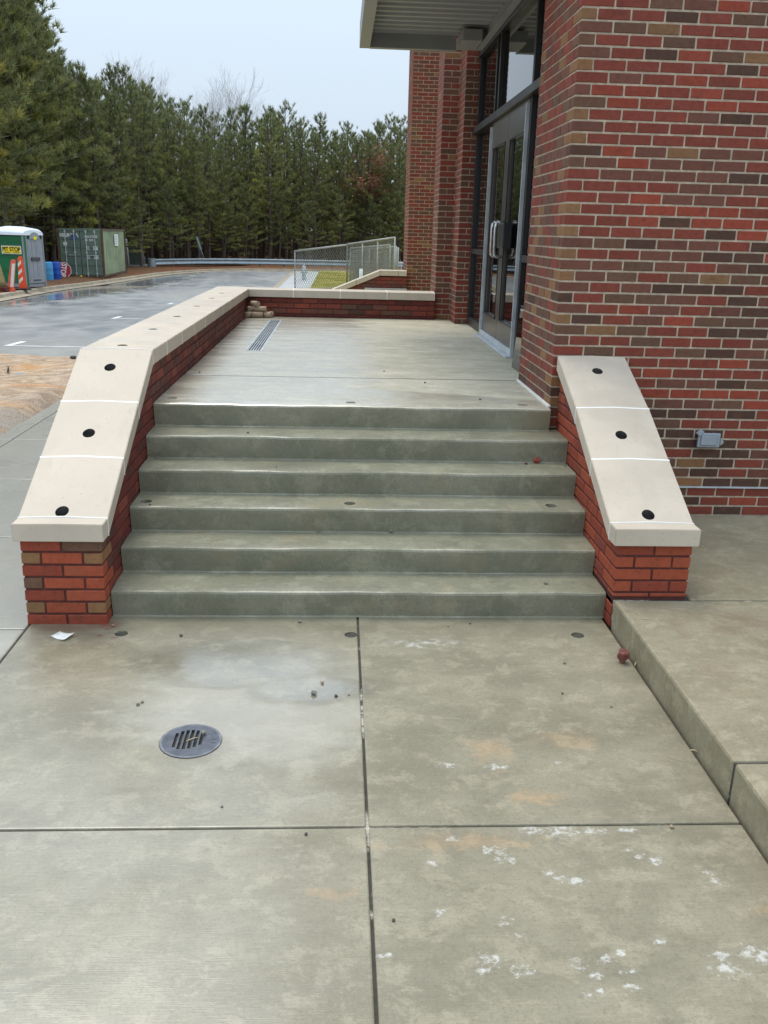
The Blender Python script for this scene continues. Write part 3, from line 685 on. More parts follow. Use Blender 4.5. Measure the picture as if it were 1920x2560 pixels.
for k in range(0, 2):                                                  # below the raised walk, on the stair side only
    for i in range(3):
        s = -1.503+i*BK; put_brick(rp, (RX0, RX0+.0925, s, s+.1932, zc(k)+JT, zc(k)+CO-JT), 'M')
boxes('mortar', [(RX0+.006, RX0+.3, -1.49, -.9, -.04, .14)], M_REDMORTAR, rp)
cap_run(rp, (RX0+RX1)/2-.004, [-1.54, -1.43, -.985, -.57, -.004], [slope_pt(1495, 914), slope_pt(1553, 1088), slope_pt(1620.5, 1287)])

# ---------------------------------------------------------------- the building
bld = thing('brick_building', 'red and brown brick building with glazed doors under a flat metal canopy', 'building', (2, 3, .15))
WB = .152                                                             # foot of the wall
FRONT = '''R R B P O P P|t R R D R B P|P B T R R R R|b R R B R R R|P R D O B T R|t R R R R D R|R P R O R O R|p O O R O R R|B O R R O O R|t R R R P D P|P R R R R R O|t R R R R R R|D O P T P P P|b P O P P P R|R P P P P D D|r R R R P P P|R R O P P R R|t R R O O O R|R R O D O O O|t R R R R D O|P B D P P R D|t R R P P D D|P P B P R P D|t P B R B T B|P R P D D D R|d R B B P R D P|P R O P R P D|t D R P O B B P|B T B R R D D|p R R B R R R P|R B R R B D P B|r R R R R R O|R R R O R R R|t R R R P P D|D R R O O O O|t R D B P P B|P D D D D R D|R P P P B R R|d P P D D D R|R P D R B D D|P D D D R D D|d D D D B T D|P D P R B D R|d P D D D T D|P P R P P R R|d P D D B D R|P D P D R R D'''.split('|')
wall = boxes('wall', [(.0045, 4.6, .0045, 1.064, .1, 9), (.0545, .6, 5.5445, 6.1, .5, 9), (-.1455, .6, 6.1045, 6.75, .3, 9), (-.0655, .9, 12.3045, 13.4, -.3, 9), (.8, 1.2, 6.75, 12.3, -.3, 9), (.4, 4.6, 1.07, 5.5, 7.0, 9), (1.3, 4.6, 13.4, 24, -.6, 9)], M_MORTAR, bld)
inside = boxes('interior_wall', [(1.9, 2.0, 1.07, 5.5, .3, 7), (.3, 2, 1.07, 5.5, .3, .895)], M_INSIDE, bld)
indiv, rest = [], []
def corner_bricks(x0, x1, y0, y1, z0, rows, codef, j0=0):
    """bond a corner: front face from x0 to x1 at y0, left return from y0 to y1 at x0"""
    for j in range(rows):
        a, b = z0+j*CO+JT, z0+(j+1)*CO-JT; even = (j+j0) % 2 == 0
        if even: s = x0; ys_ = y0+.1025; i = 0
        else: yield (x0, x0+.0925, y0, min(y0+.1932, y1), a, b), codef(j, 0), j; s = x0+.1016; ys_ = y0+BK; i = 1
        while s < x1-.03: yield (s, min(s+.1917, x1), y0, y0+.0925, a, b), codef(j, i), j; s += BK; i += 1
        while ys_ < y1-.03: yield (x0, x0+.0925, ys_, min(ys_+.1932, y1), a, b), codef(j, 100+i), j; ys_ += BK
def fcode(j, i):
    r = 46-j
    if i >= 100: return pick('RRRPPPPBBDRPBRPT') if r > 18 else pick('RRRRPPPPBRRPBRPT')
    if 0 <= r <= 46:
        L = FRONT[r].split()
        if i < len(L): return L[i]
    return pick('RRRROOPPBDD')
for b, c, j in corner_bricks(0., 4.6, 0., 1.07, WB, 130, fcode):
    r = 46-j; vis = b[2] == 0. and b[0] < 1.40 and -1 < r <= 46
    if vis and b[1] < .50 and r > 33 and b[0] > .05: vis = False        # behind the cheek wall
    if vis and b[0]+.2 < .06 and r > 37: vis = False
    if b[2] == 0. and b[1] > .06 and b[0] < .44 and r > 32 and b[5] < 1.1: vis = False
    (indiv if vis else rest).append((b, c))
for b, c in indiv: put_brick(wall, b, c)
pc = lambda j, i: pick('RRRPPPBBT')
for (x0, x1, y0, y1) in ((.05, .262, 5.54, 6.1), (-.15, .06, 6.1, 6.75), (-.07, .7, 12.3, 13.4)):
    rest += [(b, c) for b, c, j in corner_bricks(x0, x1, y0, y1, WB, 130, lambda j, i: pick('RRRRPPPBBRRPRRPT'), int(y0 > 6) and int(y0 < 7))]
# far side jamb of the storefront, top return
for j in range(130):
    pass
brk = joined_bricks('brickwork', rest, wall)
zf = WB+3*CO
box('flashing', .46, 4.6, -.012, .02, zf-.004, zf+.006, M_GALV, bld)
boxes('caulk_line', [(-.014, .004, -.02, 1.07, ZL+.0005, ZL+.012)], M_SEAL, bld)
# storefront
sf = bpy.data.objects.new('storefront', None); COL.objects.link(sf); sf.location = (.24, 3.3, ZL); attach(sf, bld); sf.matrix_parent_inverse = Matrix.Translation(-Vector(bld.location))
sf_l = Vector((.24, 3.3, ZL))
def part(o, p=None):
    o.parent = sf; o.matrix_parent_inverse = Matrix.Translation(-sf_l); return o
FX0, FX1 = .205, .29
def fr(*b, nm='frame', mat=None): return part(box(nm, *b, mat or M_BRONZE, None, .004))
for a, b in ((5.475, 5.538), (4.285, 4.345), (2.325, 2.385), (1.075, 1.13)): fr(FX0, FX1, a, b, ZL+.002, 7)
for a, b in ((4.345, 5.475), (1.13, 2.325)):
    fr(FX0+.003, FX1, a, b, ZL+.002, ZL+.10); fr(FX0+.003, FX1, a, b, 1.755, 1.815)
fr(FX0-.05, FX1, 1.075, 5.538, 3.105, 3.175, nm='header'); fr(FX0-.02, FX1, 1.08, 5.53, 3.93, 4.02, nm='header')
for a, b, z0, z1 in ((4.345, 5.475, ZL+.10, 1.755), (4.345, 5.475, 1.815, 3.105), (1.13, 2.325, ZL+.10, 1.755), (1.13, 2.325, 1.815, 3.105), (4.14, 5.475, 3.175, 3.93), (2.385, 4.08, 3.175, 3.93), (1.13, 2.325, 3.175, 3.93), (1.13, 5.475, 4.02, 7)):
    part(box('pane', .245, .255, a-.01, b+.01, z0-.01, z1+.01, M_GLASS, None))
fr(FX0, FX1, 4.08, 4.14, 3.175, 3.93)
for ya, yb, hy in ((3.345, 4.28, 3.44), (2.39, 3.335, 3.24)):
    d = part(boxes('door', [(.20, .245, ya, ya+.12, ZL+.02, 3.10), (.20, .245, yb-.12, yb, ZL+.02, 3.10), (.20, .245, ya+.12, yb-.12, ZL+.02, ZL+.27), (.20, .245, ya+.12, yb-.12, 2.84, 3.10)], M_DOOR))
    part(box('pane', .222, .23, ya+.11, yb-.11, ZL+.26, 2.85, M_GLASS, None))
    part(boxes('glazing_bead', [(.194, .2, ya+.115, ya+.13, ZL+.255, 2.85), (.194, .2, yb-.13, yb-.115, ZL+.255, 2.85), (.188, .2, ya+.115, yb-.115, ZL+.258, ZL+.274), (.194, .2, ya+.115, yb-.115, 2.836, 2.85)], M_BRONZE))
    part(tube('door_handle', [(.2, hy, 1.775), (.135, hy, 1.775), (.118, hy, 1.792), (.112, hy, 1.83), (.112, hy, 2.05), (.118, hy, 2.09), (.135, hy, 2.107), (.2, hy, 2.107)], .0135, M_STEEL, None, 10))
part(box('lock_cover', .11, .2, 2.80, 3.10, 1.86, 2.09, M_BRONZE, None, .012, 2))
bm = bmesh.new(); bm_tube(bm, [(.2, 3.40, 1.95), (.17, 3.40, 1.95)], .024, 14); part(bm_obj('lock_cylinder', bm, M_STEEL))
for a, b in ((4.262, 4.29), (2.378, 2.405)): part(boxes('galvanised_strip', [(.172, .203, a, b, ZL+.002, 3.06)], M_GALV))
part(box('threshold', .125, .2, 2.37, 4.3, ZL+.001, ZL+.018, M_GALV, None, .004)); part(box('sweep', .175, .2, 2.4, 4.27, ZL+.02, ZL+.07, M_GALV, None, .003))
for z in (1.25, 1.6, 2.1, 2.5, 2.85, 3.35, 3.75):
    for y in (4.315, 5.50): part(boxes('clip', [(.196, .206, y-.018, y-.008, z, z+.012), (.196, .206, y+.008, y+.018, z, z+.012)], M_STEEL))
# canopy
cn = thing('entrance_canopy', 'grey metal canopy with corrugated soffit over the glazed entrance doors', 'canopy', (-.5, 2.5, 3.95))
C0, CF = -1.2, 5.3
cy0 = .9
boxes('fascia', [(C0, C0+.012, cy0, CF, 3.945, 4.20), (C0+.012, C0+.115, cy0, CF-.0, 3.945, 3.957), (C0+.012, C0+.115, cy0, CF, 4.19, 4.2)], M_CANOPY, cn)
boxes('end_beam', [(C0+.115, -.115, CF-.012, CF, 3.958, 4.20), (C0+.115, -.1, CF, CF+.10, 3.959, 3.97)], M_CANOPY, cn)
boxes('end_beam', [(C0+.115, .16, cy0, cy0+.012, 3.958, 4.20)], M_CANOPY, cn)
boxes('ledger_beam', [(.165, .2, cy0, CF, 3.975, 4.16), (.12, .2, cy0, CF, 3.965, 3.975)], M_CANOPY, cn)
box('bracket_box', -.105, .105, 4.75, CF+.0, 3.962, 4.075, M_CANOPY, cn, .003); box('bracket_box', -.105, .105, 1.2, 1.7, 3.962, 4.075, M_CANOPY, cn, .003)
v = []; yy = cy0+.012; prof = []
while yy < CF-.012:
    prof += [(yy, 4.155), (yy+.085, 4.155), (yy+.11, 4.105), (yy+.175, 4.105), (yy+.20, 4.155)]; yy += .2
prof = [(min(a, CF-.0125), b) for a, b in prof]
vv = [(x, a, b) for a, b in prof for x in (C0+.013, .164)]; mk('deck', vv, [(2*i, 2*i+1, 2*i+3, 2*i+2) for i in range(len(prof)-1)], M_DECK, cn)
box('roof', C0+.013, .2, cy0+.013, CF-.013, 4.165, 4.185, M_CANOPY, cn)
bm = bmesh.new(); bm_tube(bm, [(-.6, 2.6, 4.06), (-.6, 2.6, 4.10)], .11, 24); bm_obj('downlight', bm, M_STEEL, cn)
# leaning sheet by the near sidelight
ls = mk('acrylic_sheet', [(.085, 1.44, ZL+.002), (.085, 1.82, ZL+.002), (.19, 1.90, 1.85), (.19, 1.30, 1.85), (.091, 1.44, ZL+.002), (.091, 1.82, ZL+.002), (.196, 1.90, 1.85), (.196, 1.30, 1.85)], [(0, 1, 2, 3), (7, 6, 5, 4), (0, 4, 5, 1), (1, 5, 6, 2), (2, 6, 7, 3), (3, 7, 4, 0)], M_GLASS)
tag(ls, 'thin dark reflective sheet leaning on the sidelight beside the brick corner', 'sheet')
# second stoop further along the building
s2 = thing('far_stoop_wall', 'low brick stoop wall with stepped down pale cap beyond the parapet', 'wall', (-.8, 12.3, 0))
prism('mortar', [(-1.9, -.3), (-.075, -.3), (-.075, 1.158), (-.60, 1.158), (-1.9, .62)], 'y', 12.206, 12.56, M_REDMORTAR, s2)
sl2 = (1.262-.885)/.915
for k in range(4, 17):
    s = -.07-.1932*(1 if k % 2 else .5)
    while s > -1.9:
        p = [(s, zc(k)+JT), (min(s+.1932, -.078), zc(k)+JT), (min(s+.1932, -.078), zc(k)+CO-JT), (s, zc(k)+CO-JT)]
        if s < -.6: p = clip(p, -sl2, 1, 1.155+.60*sl2)
        p = clip(p, 0, 1, 1.156) if p else p
        if p and len(p) > 2 and max(q[1] for q in p)-min(q[1] for q in p) > .015:
            o = prism('brick', p, 'y', 12.20, 12.29, M_BRICK, s2); o.color = brick_col(pick('RRRPPR'))
        s -= BK
def c2(pts, xa, xb):
    za, zb = pts; v = []
    for x, z in ((xa+.003, za), (xb-.003, zb)): v += [(x, 12.17, z-.095), (x, 12.6, z-.095), (x, 12.6, z), (x, 12.385, z+.012), (x, 12.17, z)]
    mk('cap_stone', v, [(4, 3, 2, 1, 0), (5, 6, 7, 8, 9)]+[(i, (i+1) % 5, 5+(i+1) % 5, 5+i) for i in range(5)], M_STONE, s2)
tz = lambda x: 1.262 if x >= -.60 else 1.262+(x+.60)*sl2
for xa, xb in ((-1.9, -1.06), (-1.06, -.60), (-.60, -.24), (-.24, -.076)): c2((tz(xa), tz(xb)), xa, xb)
struct(boxes('far_landing', [(-.5, .4, 12.62, 17, -.3, ZL), (-.9, -.08, 12.0, 12.19, .5, .93)], M_FARWALK))

# ---------------------------------------------------------------- drains
dg = thing('floor_drain', 'round cast iron floor drain with six slots set in the plaza', 'drain', (GR[0], GR[1], 0))
bm = bmesh.new(); bm_tube(bm, [(GR[0], GR[1], -.02), (GR[0], GR[1], .0035)], .124, 48); gp = bm_obj('grate', bm, M_IRON, dg)
slots = []
for i, (h0, h1) in enumerate(((-.045, .052), (-.058, .066), (-.058, .072), (-.054, .074), (-.044, .070), (-.030, .062))):
    x = GR[0]-.062+i*.0205; slots.append(boxes('cutter', [(x-.0066, x+.0066, GR[1]+h0*1.08, GR[1]+h1*1.08, -.05, .02)], None))
cut(gp, slots)
bm = bmesh.new(); bm_tube(bm, [(GR[0], GR[1], -.19), (GR[0], GR[1], -.12)], .12, 32); bm_obj('sump', bm, M_BLACK, dg)
bm = bmesh.new()
for k in range(48):
    a0, a1 = 2*math.pi*k/48, 2*math.pi*(k+1)/48; q = lambda a, r, z: bm.verts.new((GR[0]+r*math.cos(a), GR[1]+r*math.sin(a), z))
    bm.faces.new([q(a0, .114, .0037), q(a0, .124, .0037), q(a1, .124, .0037), q(a1, .114, .0037)])
bmesh.ops.remove_doubles(bm, verts=bm.verts[:], dist=1e-5); bm_obj('rim', bm, plain('drain_rim', lin(112, 116, 122), .5, .2, .25, 30), dg)
boxes('casting_mark', [(GR[0]+.082+.007*i, GR[0]+.085+.007*i, GR[1]+.005, GR[1]+.025, .0034, .0052) for i in range(4)]+[(GR[0]+.084, GR[0]+.104, GR[1]-.018, GR[1]-.012, .0034, .005), (GR[0]-.1, GR[0]-.095, GR[1]-.01, GR[1]+.02, .0034, .005)], M_IRON, dg)
td = thing('trench_drain', 'long narrow slotted trench drain set in the wet landing', 'drain', ((TRN[0]+TRN[1])/2, 4, ZL))
x0, x1, y0, y1 = TRN
boxes('frame', [(x0-.011, x0, y0-.011, y1+.011, ZL-.05, ZL+.001), (x1, x1+.011, y0-.011, y1+.011, ZL-.05, ZL+.001), (x0, x1, y0-.011, y0, ZL-.05, ZL+.001), (x0, x1, y1, y1+.011, ZL-.05, ZL+.001)], M_GALV, td)
for i in range(6):
    xx = x0+.008+i*.0228; box('bar', xx-.0042, xx+.0042, y0, y1, ZL-.008, ZL-.001, M_GALV, td)
for i in range(7):
    yy = y0+(y1-y0)*i/6; box('cross_bar', x0, x1, yy-.006, yy+.006, ZL-.024, ZL-.010, M_BLACK, td)
boxes('channel', [(x0-.005, x1+.005, y0-.005, y1+.005, ZL-.03, ZL-.0245)], M_BLACK, td)

# ---------------------------------------------------------------- junction box on the wall
jb = thing('junction_box', 'grey weatherproof electrical cover on the brick wall beside the sloping cap', 'electrical box', (1.1, 0, .69))
box('back_box', 1.03, 1.16, -.035, -.0005, .652, .738, M_GREYPLASTIC, jb, .008, 2)
box('cover', 1.018, 1.172, -.052, -.036, .646, .744, M_GREYPLASTIC, jb, .007, 2); box('raised_panel', 1.036, 1.150, -.060, -.0525, .662, .732, M_GREYPLASTIC, jb, .006, 2)
prism('hinge', [(1.0, .745), (1.03, .775), (1.055, .75), (1.025, .72)], 'y', -.058, -.04, M_GREYPLASTIC, jb, .003, 1)
prism('latch', [(1.173, .712), (1.196, .69), (1.196, .675), (1.173, .66)], 'y', -.054, -.04, M_GREYPLASTIC, jb, .003, 1)

# ---------------------------------------------------------------- small things lying about
def lump(name, loc, r, c, label, cat, group=None, sq=(1, 1, .75), mat=None, seed=None):
    rnd = random.Random(seed if seed is not None else hash((round(loc[0], 3), round(loc[1], 3))) & 0xffff)
    bm = bmesh.new(); bmesh.ops.create_icosphere(bm, subdivisions=2 if r > .012 else 1, radius=1)
    for v in bm.verts: v.co = Vector((v.co.x*sq[0], v.co.y*sq[1], v.co.z*sq[2]))*r*(1+rnd.uniform(-.24, .24))
    zmin = min(v.co.z for v in bm.verts)
    for v in bm.verts: v.co += Vector((0, 0, -zmin))
    o = bm_obj(name, bm, mat or plain('stone_chip', c, .7, 0, .25, 60, .001)); o.location = (loc[0], loc[1], loc[2]-.0008); o.rotation_euler.z = rnd.uniform(0, 6)
    return tag(o, label, cat, group)
MS = [plain('grey_chip', lin(120, 116, 106), .7, 0, .3, 60), plain('tan_chip', lin(150, 130, 106), .7, 0, .3, 60), plain('dark_chip', lin(70, 66, 60), .6, 0, .3, 60)]
G = 'stone chips scattered on the plaza slabs'
for i, (px, py, r) in enumerate(((785, 1736, .013), (806, 1709, .010), (840, 1742, .009), (345, 1763, .010), (356, 1757, .008), (453, 1591, .009), (749, 1556, .011), (872, 1738, .006), (1406, 1735, .006), (1528, 1768, .006), (1680, 2070, .009), (984, 2303, .006), (1411, 1660, .007), (283, 1566, .010), (765, 2088, .007), (555, 2018, .006), (1120, 1567, .006), (1175, 1560, .006))):
    p = onz(px, py, 0); lump('stone_chip', p, r, None, 'small loose stone chip lying on the damp plaza slab', 'stone', G, mat=MS[i % 3])
G2 = 'mortar crumbs on the step treads'
for px, py, k, r in ((620, 1083, 5, .009), (1083, 1152, 4, .008), (978, 1332, 2, .013), (1083, 1331, 2, .008), (1364, 1460, 1, .012), (1413, 1165, 4, .008), (392, 1145, 4, .010), (795, 1331, 2, .008), (690, 1168, 4, .006), (375, 1262, 3, .007), (320, 1425, 1, .008), (1128, 1420, 1, .005)):
    p = onz(px, py, k*RI); lump('mortar_crumb', p, r, None, 'small mortar crumb resting on a step tread', 'debris', G2, mat=MS[0])
p = onz(1341, 1158, 4*RI); lump('brick_chip', (p[0], p[1], 4*RI), .020, None, 'bright orange brick chip on a step tread near the cheek wall', 'brick chip', mat=plain('chip_red', lin(158, 70, 54), .8, 0, .2, 40), sq=(1.1, .9, 1), seed=3)
p = onz(1315, 1161, 4*RI); lump('brick_chip', (p[0], p[1], 4*RI), .010, None, 'tiny dark red brick chip beside the larger orange chip', 'brick chip', mat=plain('chip_dark', lin(100, 50, 44), .8, 0, .2, 40), seed=5)
p = onz(1557, 1652, 0); lump('clay_lump', (p[0]-.01, p[1]-.02, 0), .031, None, 'reddish brown lump of clay at the foot of the walk edge', 'clay lump', mat=plain('clay', lin(118, 66, 58), .75, 0, .25, 40, .003), sq=(.9, .9, 1.2), seed=8)
p = onz(710, 893-27, ZL)
for px, py in ((499, 932), (960, 929), (1062, 958), (1200, 1000)):
    q = onz(px, py, ZL); lump('gravel_bit', q, .008, None, 'dark gravel bit lying on the wet landing', 'stone', 'gravel bits on the landing', mat=MS[2])
# printed paper scrap, slightly curled
q = [onz(127, 1593, 0), onz(150, 1584, 0), onz(187, 1590, 0), onz(161, 1605, 0)]
v = []
for j in range(5):
    for i in range(5):
        s, t = i/4, j/4; P = (1-s)*((1-t)*q[0]+t*q[1])+s*((1-t)*q[3]+t*q[2]); v.append((P[0], P[1], .003+.010*abs(s-.4)**2*3+.006*t*t))
pm = NT('printed_paper'); pn = pm.noise(60, pm.obj(), 3, .6, 0, (1, 3, 1)); pm.done(pm.mix(pm.ramp(pn, .63, .66), lin(232, 230, 226), lin(120, 112, 108)), .7)
o = mk('paper_scrap', v, [(j*5+i, j*5+i+1, j*5+i+6, j*5+i+5) for j in range(4) for i in range(4)], pm.m, None, True)
sm = o.modifiers.new('thick', 'SOLIDIFY'); sm.thickness = .0006
tag(o, 'white printed paper scrap lying in front of the left brick pier', 'paper')
# twigs and straws
def twig(px, py, z, L, a, c, label, name='twig', r=.0016, cat='twig', group=None):
    p = onz(px, py, z); d = (math.cos(a)*L/2, math.sin(a)*L/2)
    o = tube(name, [(p[0]-d[0], p[1]-d[1], z+r), (p[0]+.004, p[1]+.006, z+r*1.8), (p[0]+d[0], p[1]+d[1], z+r)], [r, r, r*.6], c, None, 5); return tag(o, label, cat, group)
MT = plain('dry_straw', lin(196, 178, 140), .8); MD = plain('dark_twig', lin(48, 40, 32), .8)
twig(482, 1849, .005, .052, .55, MT, 'pale straw lying across the floor drain slots', r=.0022)
lump('fluff_clod', (GR[0]+.047, GR[1]+.045, .004), .012, None, 'small grey clod beside the straw on the floor drain', 'debris', mat=MS[0], seed=2)
twig(1588, 1660, 0, .05, 1.2, MT, 'short splinter of wood beside the clay lump', r=.003)
twig(911, 1233, 3*RI, .05, -.9, MD, 'thin dark twig on the middle step tread')
twig(1590, 1535, WZ, .035, -.1, MT, 'short pale straw on the raised walk by the pier', group='straws on the raised walk'); twig(1616, 1549, WZ, .035, 0., MT, 'short pale straw on the raised walk by the pier', group='straws on the raised walk')
twig(1735, 1880, 0, .03, -.6, MT, 'pale chip of wood in the joint beside the raised walk', r=.003)
# drilled stone cores heaped in the parapet corner
M_CORE = plain('core_stone', lin(172, 152, 128), .75, 0, .14, 25, .001)
cr = [(-2.545, 5.80, .038, .9, .15), (-2.42, 5.88, .038, .05, .16), (-2.44, 5.80, .038, .25, .14), (-2.31, 5.83, .038, -.3, .10), (-2.52, 5.87, .104, .5, .12), (-2.41, 5.85, .105, .0, .17), (-2.28, 5.90, .038, 1.2, .09), (-2.47, 5.86, .168, -.7, .11)]
for i, (x, y, z, a, L) in enumerate(cr):
    d = Vector((math.cos(a), math.sin(a), 0))*L/2
    bm = bmesh.new(); bm_tube(bm, [-d, d], .036, 16); bmesh.ops.recalc_face_normals(bm, faces=bm.faces[:]); o = bm_obj('stone_core', bm, M_CORE); o.location = (x, y, ZL+z)
    for p_ in o.data.polygons: p_.use_smooth = len(p_.vertices) == 4
    tag(o, 'tan drilled stone core lying in the heap at the parapet corner', 'stone core', 'drilled stone cores heaped in the parapet corner')
twig(20, 925, .03, .55, 1.9, MD, 'bent dark rod sticking out of the site dirt', 'bent_rod', .012, 'rod')
o = lump('dark_clod', onz(184, 897, .02), .05, None, 'dark wet clod on the dirt beside the parapet', 'clod', mat=MS[2], sq=(1, .7, .5), seed=4)
for i in range(14):
    p = onz(40+random.uniform(0, 100), 1030+random.uniform(-25, 35), 0.02); 
    if p[0] < -4.75: lump('dirt_clod', p, random.uniform(.015, .04), None, 'brown clod of earth along the pavement edge', 'clod', 'earth clods along the pavement edge', mat=MS[(i % 2)+1], sq=(1, .8, .8), seed=i)

# ---------------------------------------------------------------- across the road: portable toilet, cones, barrels, sign, container
BK_OFF = .17
def bz(y): return gz(y)+BK_OFF-.01
N = ongr(68, 719.5, BK_OFF); pt = thing('portable_toilet', 'green portable toilet with white domed roof and grey door', 'portable toilet', tuple(N))
M_PG = plain('green_plastic', lin(0, 104, 62), .42, 0, .06, 3); M_PW = plain('white_plastic', lin(226, 232, 240), .45, 0, .05, 3); M_PGR = plain('grey_plastic', lin(140, 144, 150), .5, 0, .07, 4)
M_PDK = plain('dark_grey_plastic', lin(70, 74, 80), .5); M_YEL = plain('yellow_sticker', lin(238, 214, 30), .5, 0, .03); M_BLK = plain('black_print', lin(18, 18, 18), .6); M_WHT = plain('white_print', lin(224, 226, 224), .6, 0, .08, 20)
aa = R(69); DD = Vector((math.cos(aa), math.sin(aa), 0)); SD = Vector((-math.sin(aa), math.cos(aa), 0))       # along the door face, along the side
LD, LS, ZT = 1.18, 1.52, 1.98
def PT(a, b, z): return Vector(N)+DD*a+SD*b+Vector((0, 0, z))             # a along the door face, b along the side
def pbox(name, a0, a1, b0, b1, z0, z1, mat, parent=pt, bev=0):
    bm = bmesh.new(); vs = bm_box(bm, a0, a1, b0, b1, z0, z1)
    for v in bm.verts: v.co = PT(v.co.x, v.co.y, v.co.z)
    bmesh.ops.recalc_face_normals(bm, faces=bm.faces[:])
    if bev: bmesh.ops.bevel(bm, geom=bm.edges[:], offset=bev, segments=2, affect='EDGES')
    return bm_obj(name, bm, mat, parent)
pbox('base', .02, LD-.02, .03, LS-.02, .0, .14, M_PGR, bev=.02)
pbox('body', .03, LD-.03, .03, LS-.03, .12, ZT, M_PG, bev=.03)
for b0 in (.0, LS-.07):
    pbox('corner_post', .0, .05, b0, b0+.07, .06, ZT+.02, M_PGR, bev=.01)
for z in (1.62, 1.70, 1.78, 1.86, 1.22, 1.16, .62): pbox('rib', .012, .03, .10, LS-.10, z, z+.032, M_PG, bev=.008)
dr = pbox('door', .22, LD-.06, -.012, .035, .16, 1.86, M_PGR, bev=.01)
pbox('door_frame', .14, .21, -.02, .03, .08, ZT+.06, M_PGR, bev=.008); pbox('door_frame', LD-.055, LD+.01, -.02, .03, .0, ZT+.06, M_PGR, bev=.008); pbox('front_panel', .04, .14, -.004, .03, .1, ZT, M_PG)
pbox('latch', .36, LD-.30, -.055, -.013, 1.02, 1.16, M_PDK, bev=.01); pbox('vent_slot', .40, LD-.3, -.02, -.0125, .24, .30, M_PDK)
for x in (.46, .72): pbox('door_rib', x, x+.035, -.024, -.012, .4, 1.8, M_PGR)
bm = bmesh.new(); n = 14
pr_ = [(math.cos(math.pi*k/n), math.sin(math.pi*k/n)) for k in range(n+1)]
rows_ = []
for b, s, h in ((-.03, .98, .20), (.02, 1.0, .26), (.35, 1.02, .30), (.38, 1.02, .27), (.45, 1.02, .27), (.48, 1.02, .32), (LS-.4, 1.02, .33), (LS-.1, 1., .29), (LS+.03, .98, .18)):
    rows_.append([bm.verts.new(PT(LD/2+c*(LD/2+.03)*s, b, ZT+.03+max(0, q)**.7*h)) for c, q in pr_])
for a, b in zip(rows_, rows_[1:]):
    for k in range(n): bm.faces.new([a[k], a[k+1], b[k+1], b[k]])
bm.faces.new(rows_[0]); bm.faces.new(rows_[-1][::-1]); bmesh.ops.recalc_face_normals(bm, faces=bm.faces[:]); bm_obj('roof', bm, M_PW, pt)
bm = bmesh.new(); a_ = [(LD/2+.06+math.cos(math.pi*k/12)*.30, 1.86+math.sin(math.pi*k/12)*.27) for k in range(13)]
f1 = [bm.verts.new(PT(p[0], -.045, p[1])) for p in a_]; f2 = [bm.verts.new(PT(p[0], .0, p[1])) for p in a_]; bm.faces.new(f1)
for k in range(12): bm.faces.new([f1[k], f1[k+1], f2[k+1], f2[k]])
bmesh.ops.recalc_face_normals(bm, faces=bm.faces[:]); bm_obj('door_arch', bm, M_PGR, pt); pbox('door_badge', .58, .76, -.052, -.0455, 1.84, 1.96, M_YEL)
# sticker on the side (faces -DD)
sg = pbox('sticker', -.004, .011, .12, 1.06, 1.28, 1.60, M_WHT)
pbox('sticker_panel', -.007, -.0045, .15, 1.03, 1.31, 1.57, M_YEL, pt)
for k in range(28):
    b = .122+k*.0335
    for z in (1.282, 1.572): pbox('border_check', -.0065, -.0045, b, b+.015, z+(.012 if k % 2 else 0), z+.013+(.012 if k % 2 else 0), M_BLK, pt)
text('lettering', 'PIT STOP', .225, M_BLK, pt, frame(PT(-.009, .59, 1.455), -SD, (0, 0, 1)), .007, .95)
for b, l in ((.20, .30), (.66, .30)): pbox('small_print', -.0085, -.0072, b, b+l, 1.33, 1.35, M_BLK, pt)
# channelizers
M_OR = plain('orange_plastic', lin(232, 84, 44), .5, 0, .1, 5); M_ORF = plain('faded_orange', lin(214, 96, 74), .6, 0, .2, 5); M_REF = plain('white_reflective', lin(222, 218, 210), .4, 0, .06, 8); M_OLD = plain('mud_stained_plastic', lin(128, 112, 74), .8, 0, .35, 4); M_DRED = plain('dark_red_rubber', lin(92, 36, 30), .8, 0, .25, 6)
def view_frame(P):                                                     # axes facing the camera, upright
    d = Vector((P[0]-CAM[0], P[1]-CAM[1], 0)).normalized(); return Vector((d.y, -d.x, 0)), d
def panel(name, P, pts, th, mat, parent, lean=0., back=0., depth=0.):
    rx, dv = view_frame(P); bm = bmesh.new(); rings = []
    for dd in (depth-th/2, depth+th/2):
        rings.append([bm.verts.new(Vector(P)+rx*(x+lean*z)+dv*(dd+back*z)+Vector((0, 0, z))) for x, z in pts])
    n = len(pts); bm.faces.new(rings[0]); bm.faces.new(rings[1][::-1])
    for k in range(n): bm.faces.new([rings[0][k], rings[0][(k+1) % n], rings[1][(k+1) % n], rings[1][k]])
    bmesh.ops.recalc_face_normals(bm, faces=bm.faces[:]); return bm_obj(name, bm, mat, parent)
P = ongr(58, 724, BK_OFF); c1 = thing('traffic_channelizer', 'upright orange and white striped traffic channelizer in front of the toilet', 'traffic cone', tuple(P))
H = 1.22
panel('post', P, [(-.15, .03), (.15, .03), (.085, H-.06), (.06, H), (-.03, H), (-.095, H-.08)], .10, M_OR, c1)
for k in range(3): z = .22+k*.30; panel('stripe', P, [(-.125+z*.02, z), (.03-z*.02, z+.14), (.03-z*.02, z+.27), (-.125+z*.02, z+.13)], .01, M_REF, c1, depth=-.056)
panel('base', P, [(-.30, 0), (.30, 0), (.26, .05), (-.26, .05)], .5, M_BLACK, c1)
P = ongr(27, 727, BK_OFF); c2_ = thing('traffic_channelizer', 'faded red traffic channelizer leaning to one side with a whitish face', 'traffic cone', tuple(P))
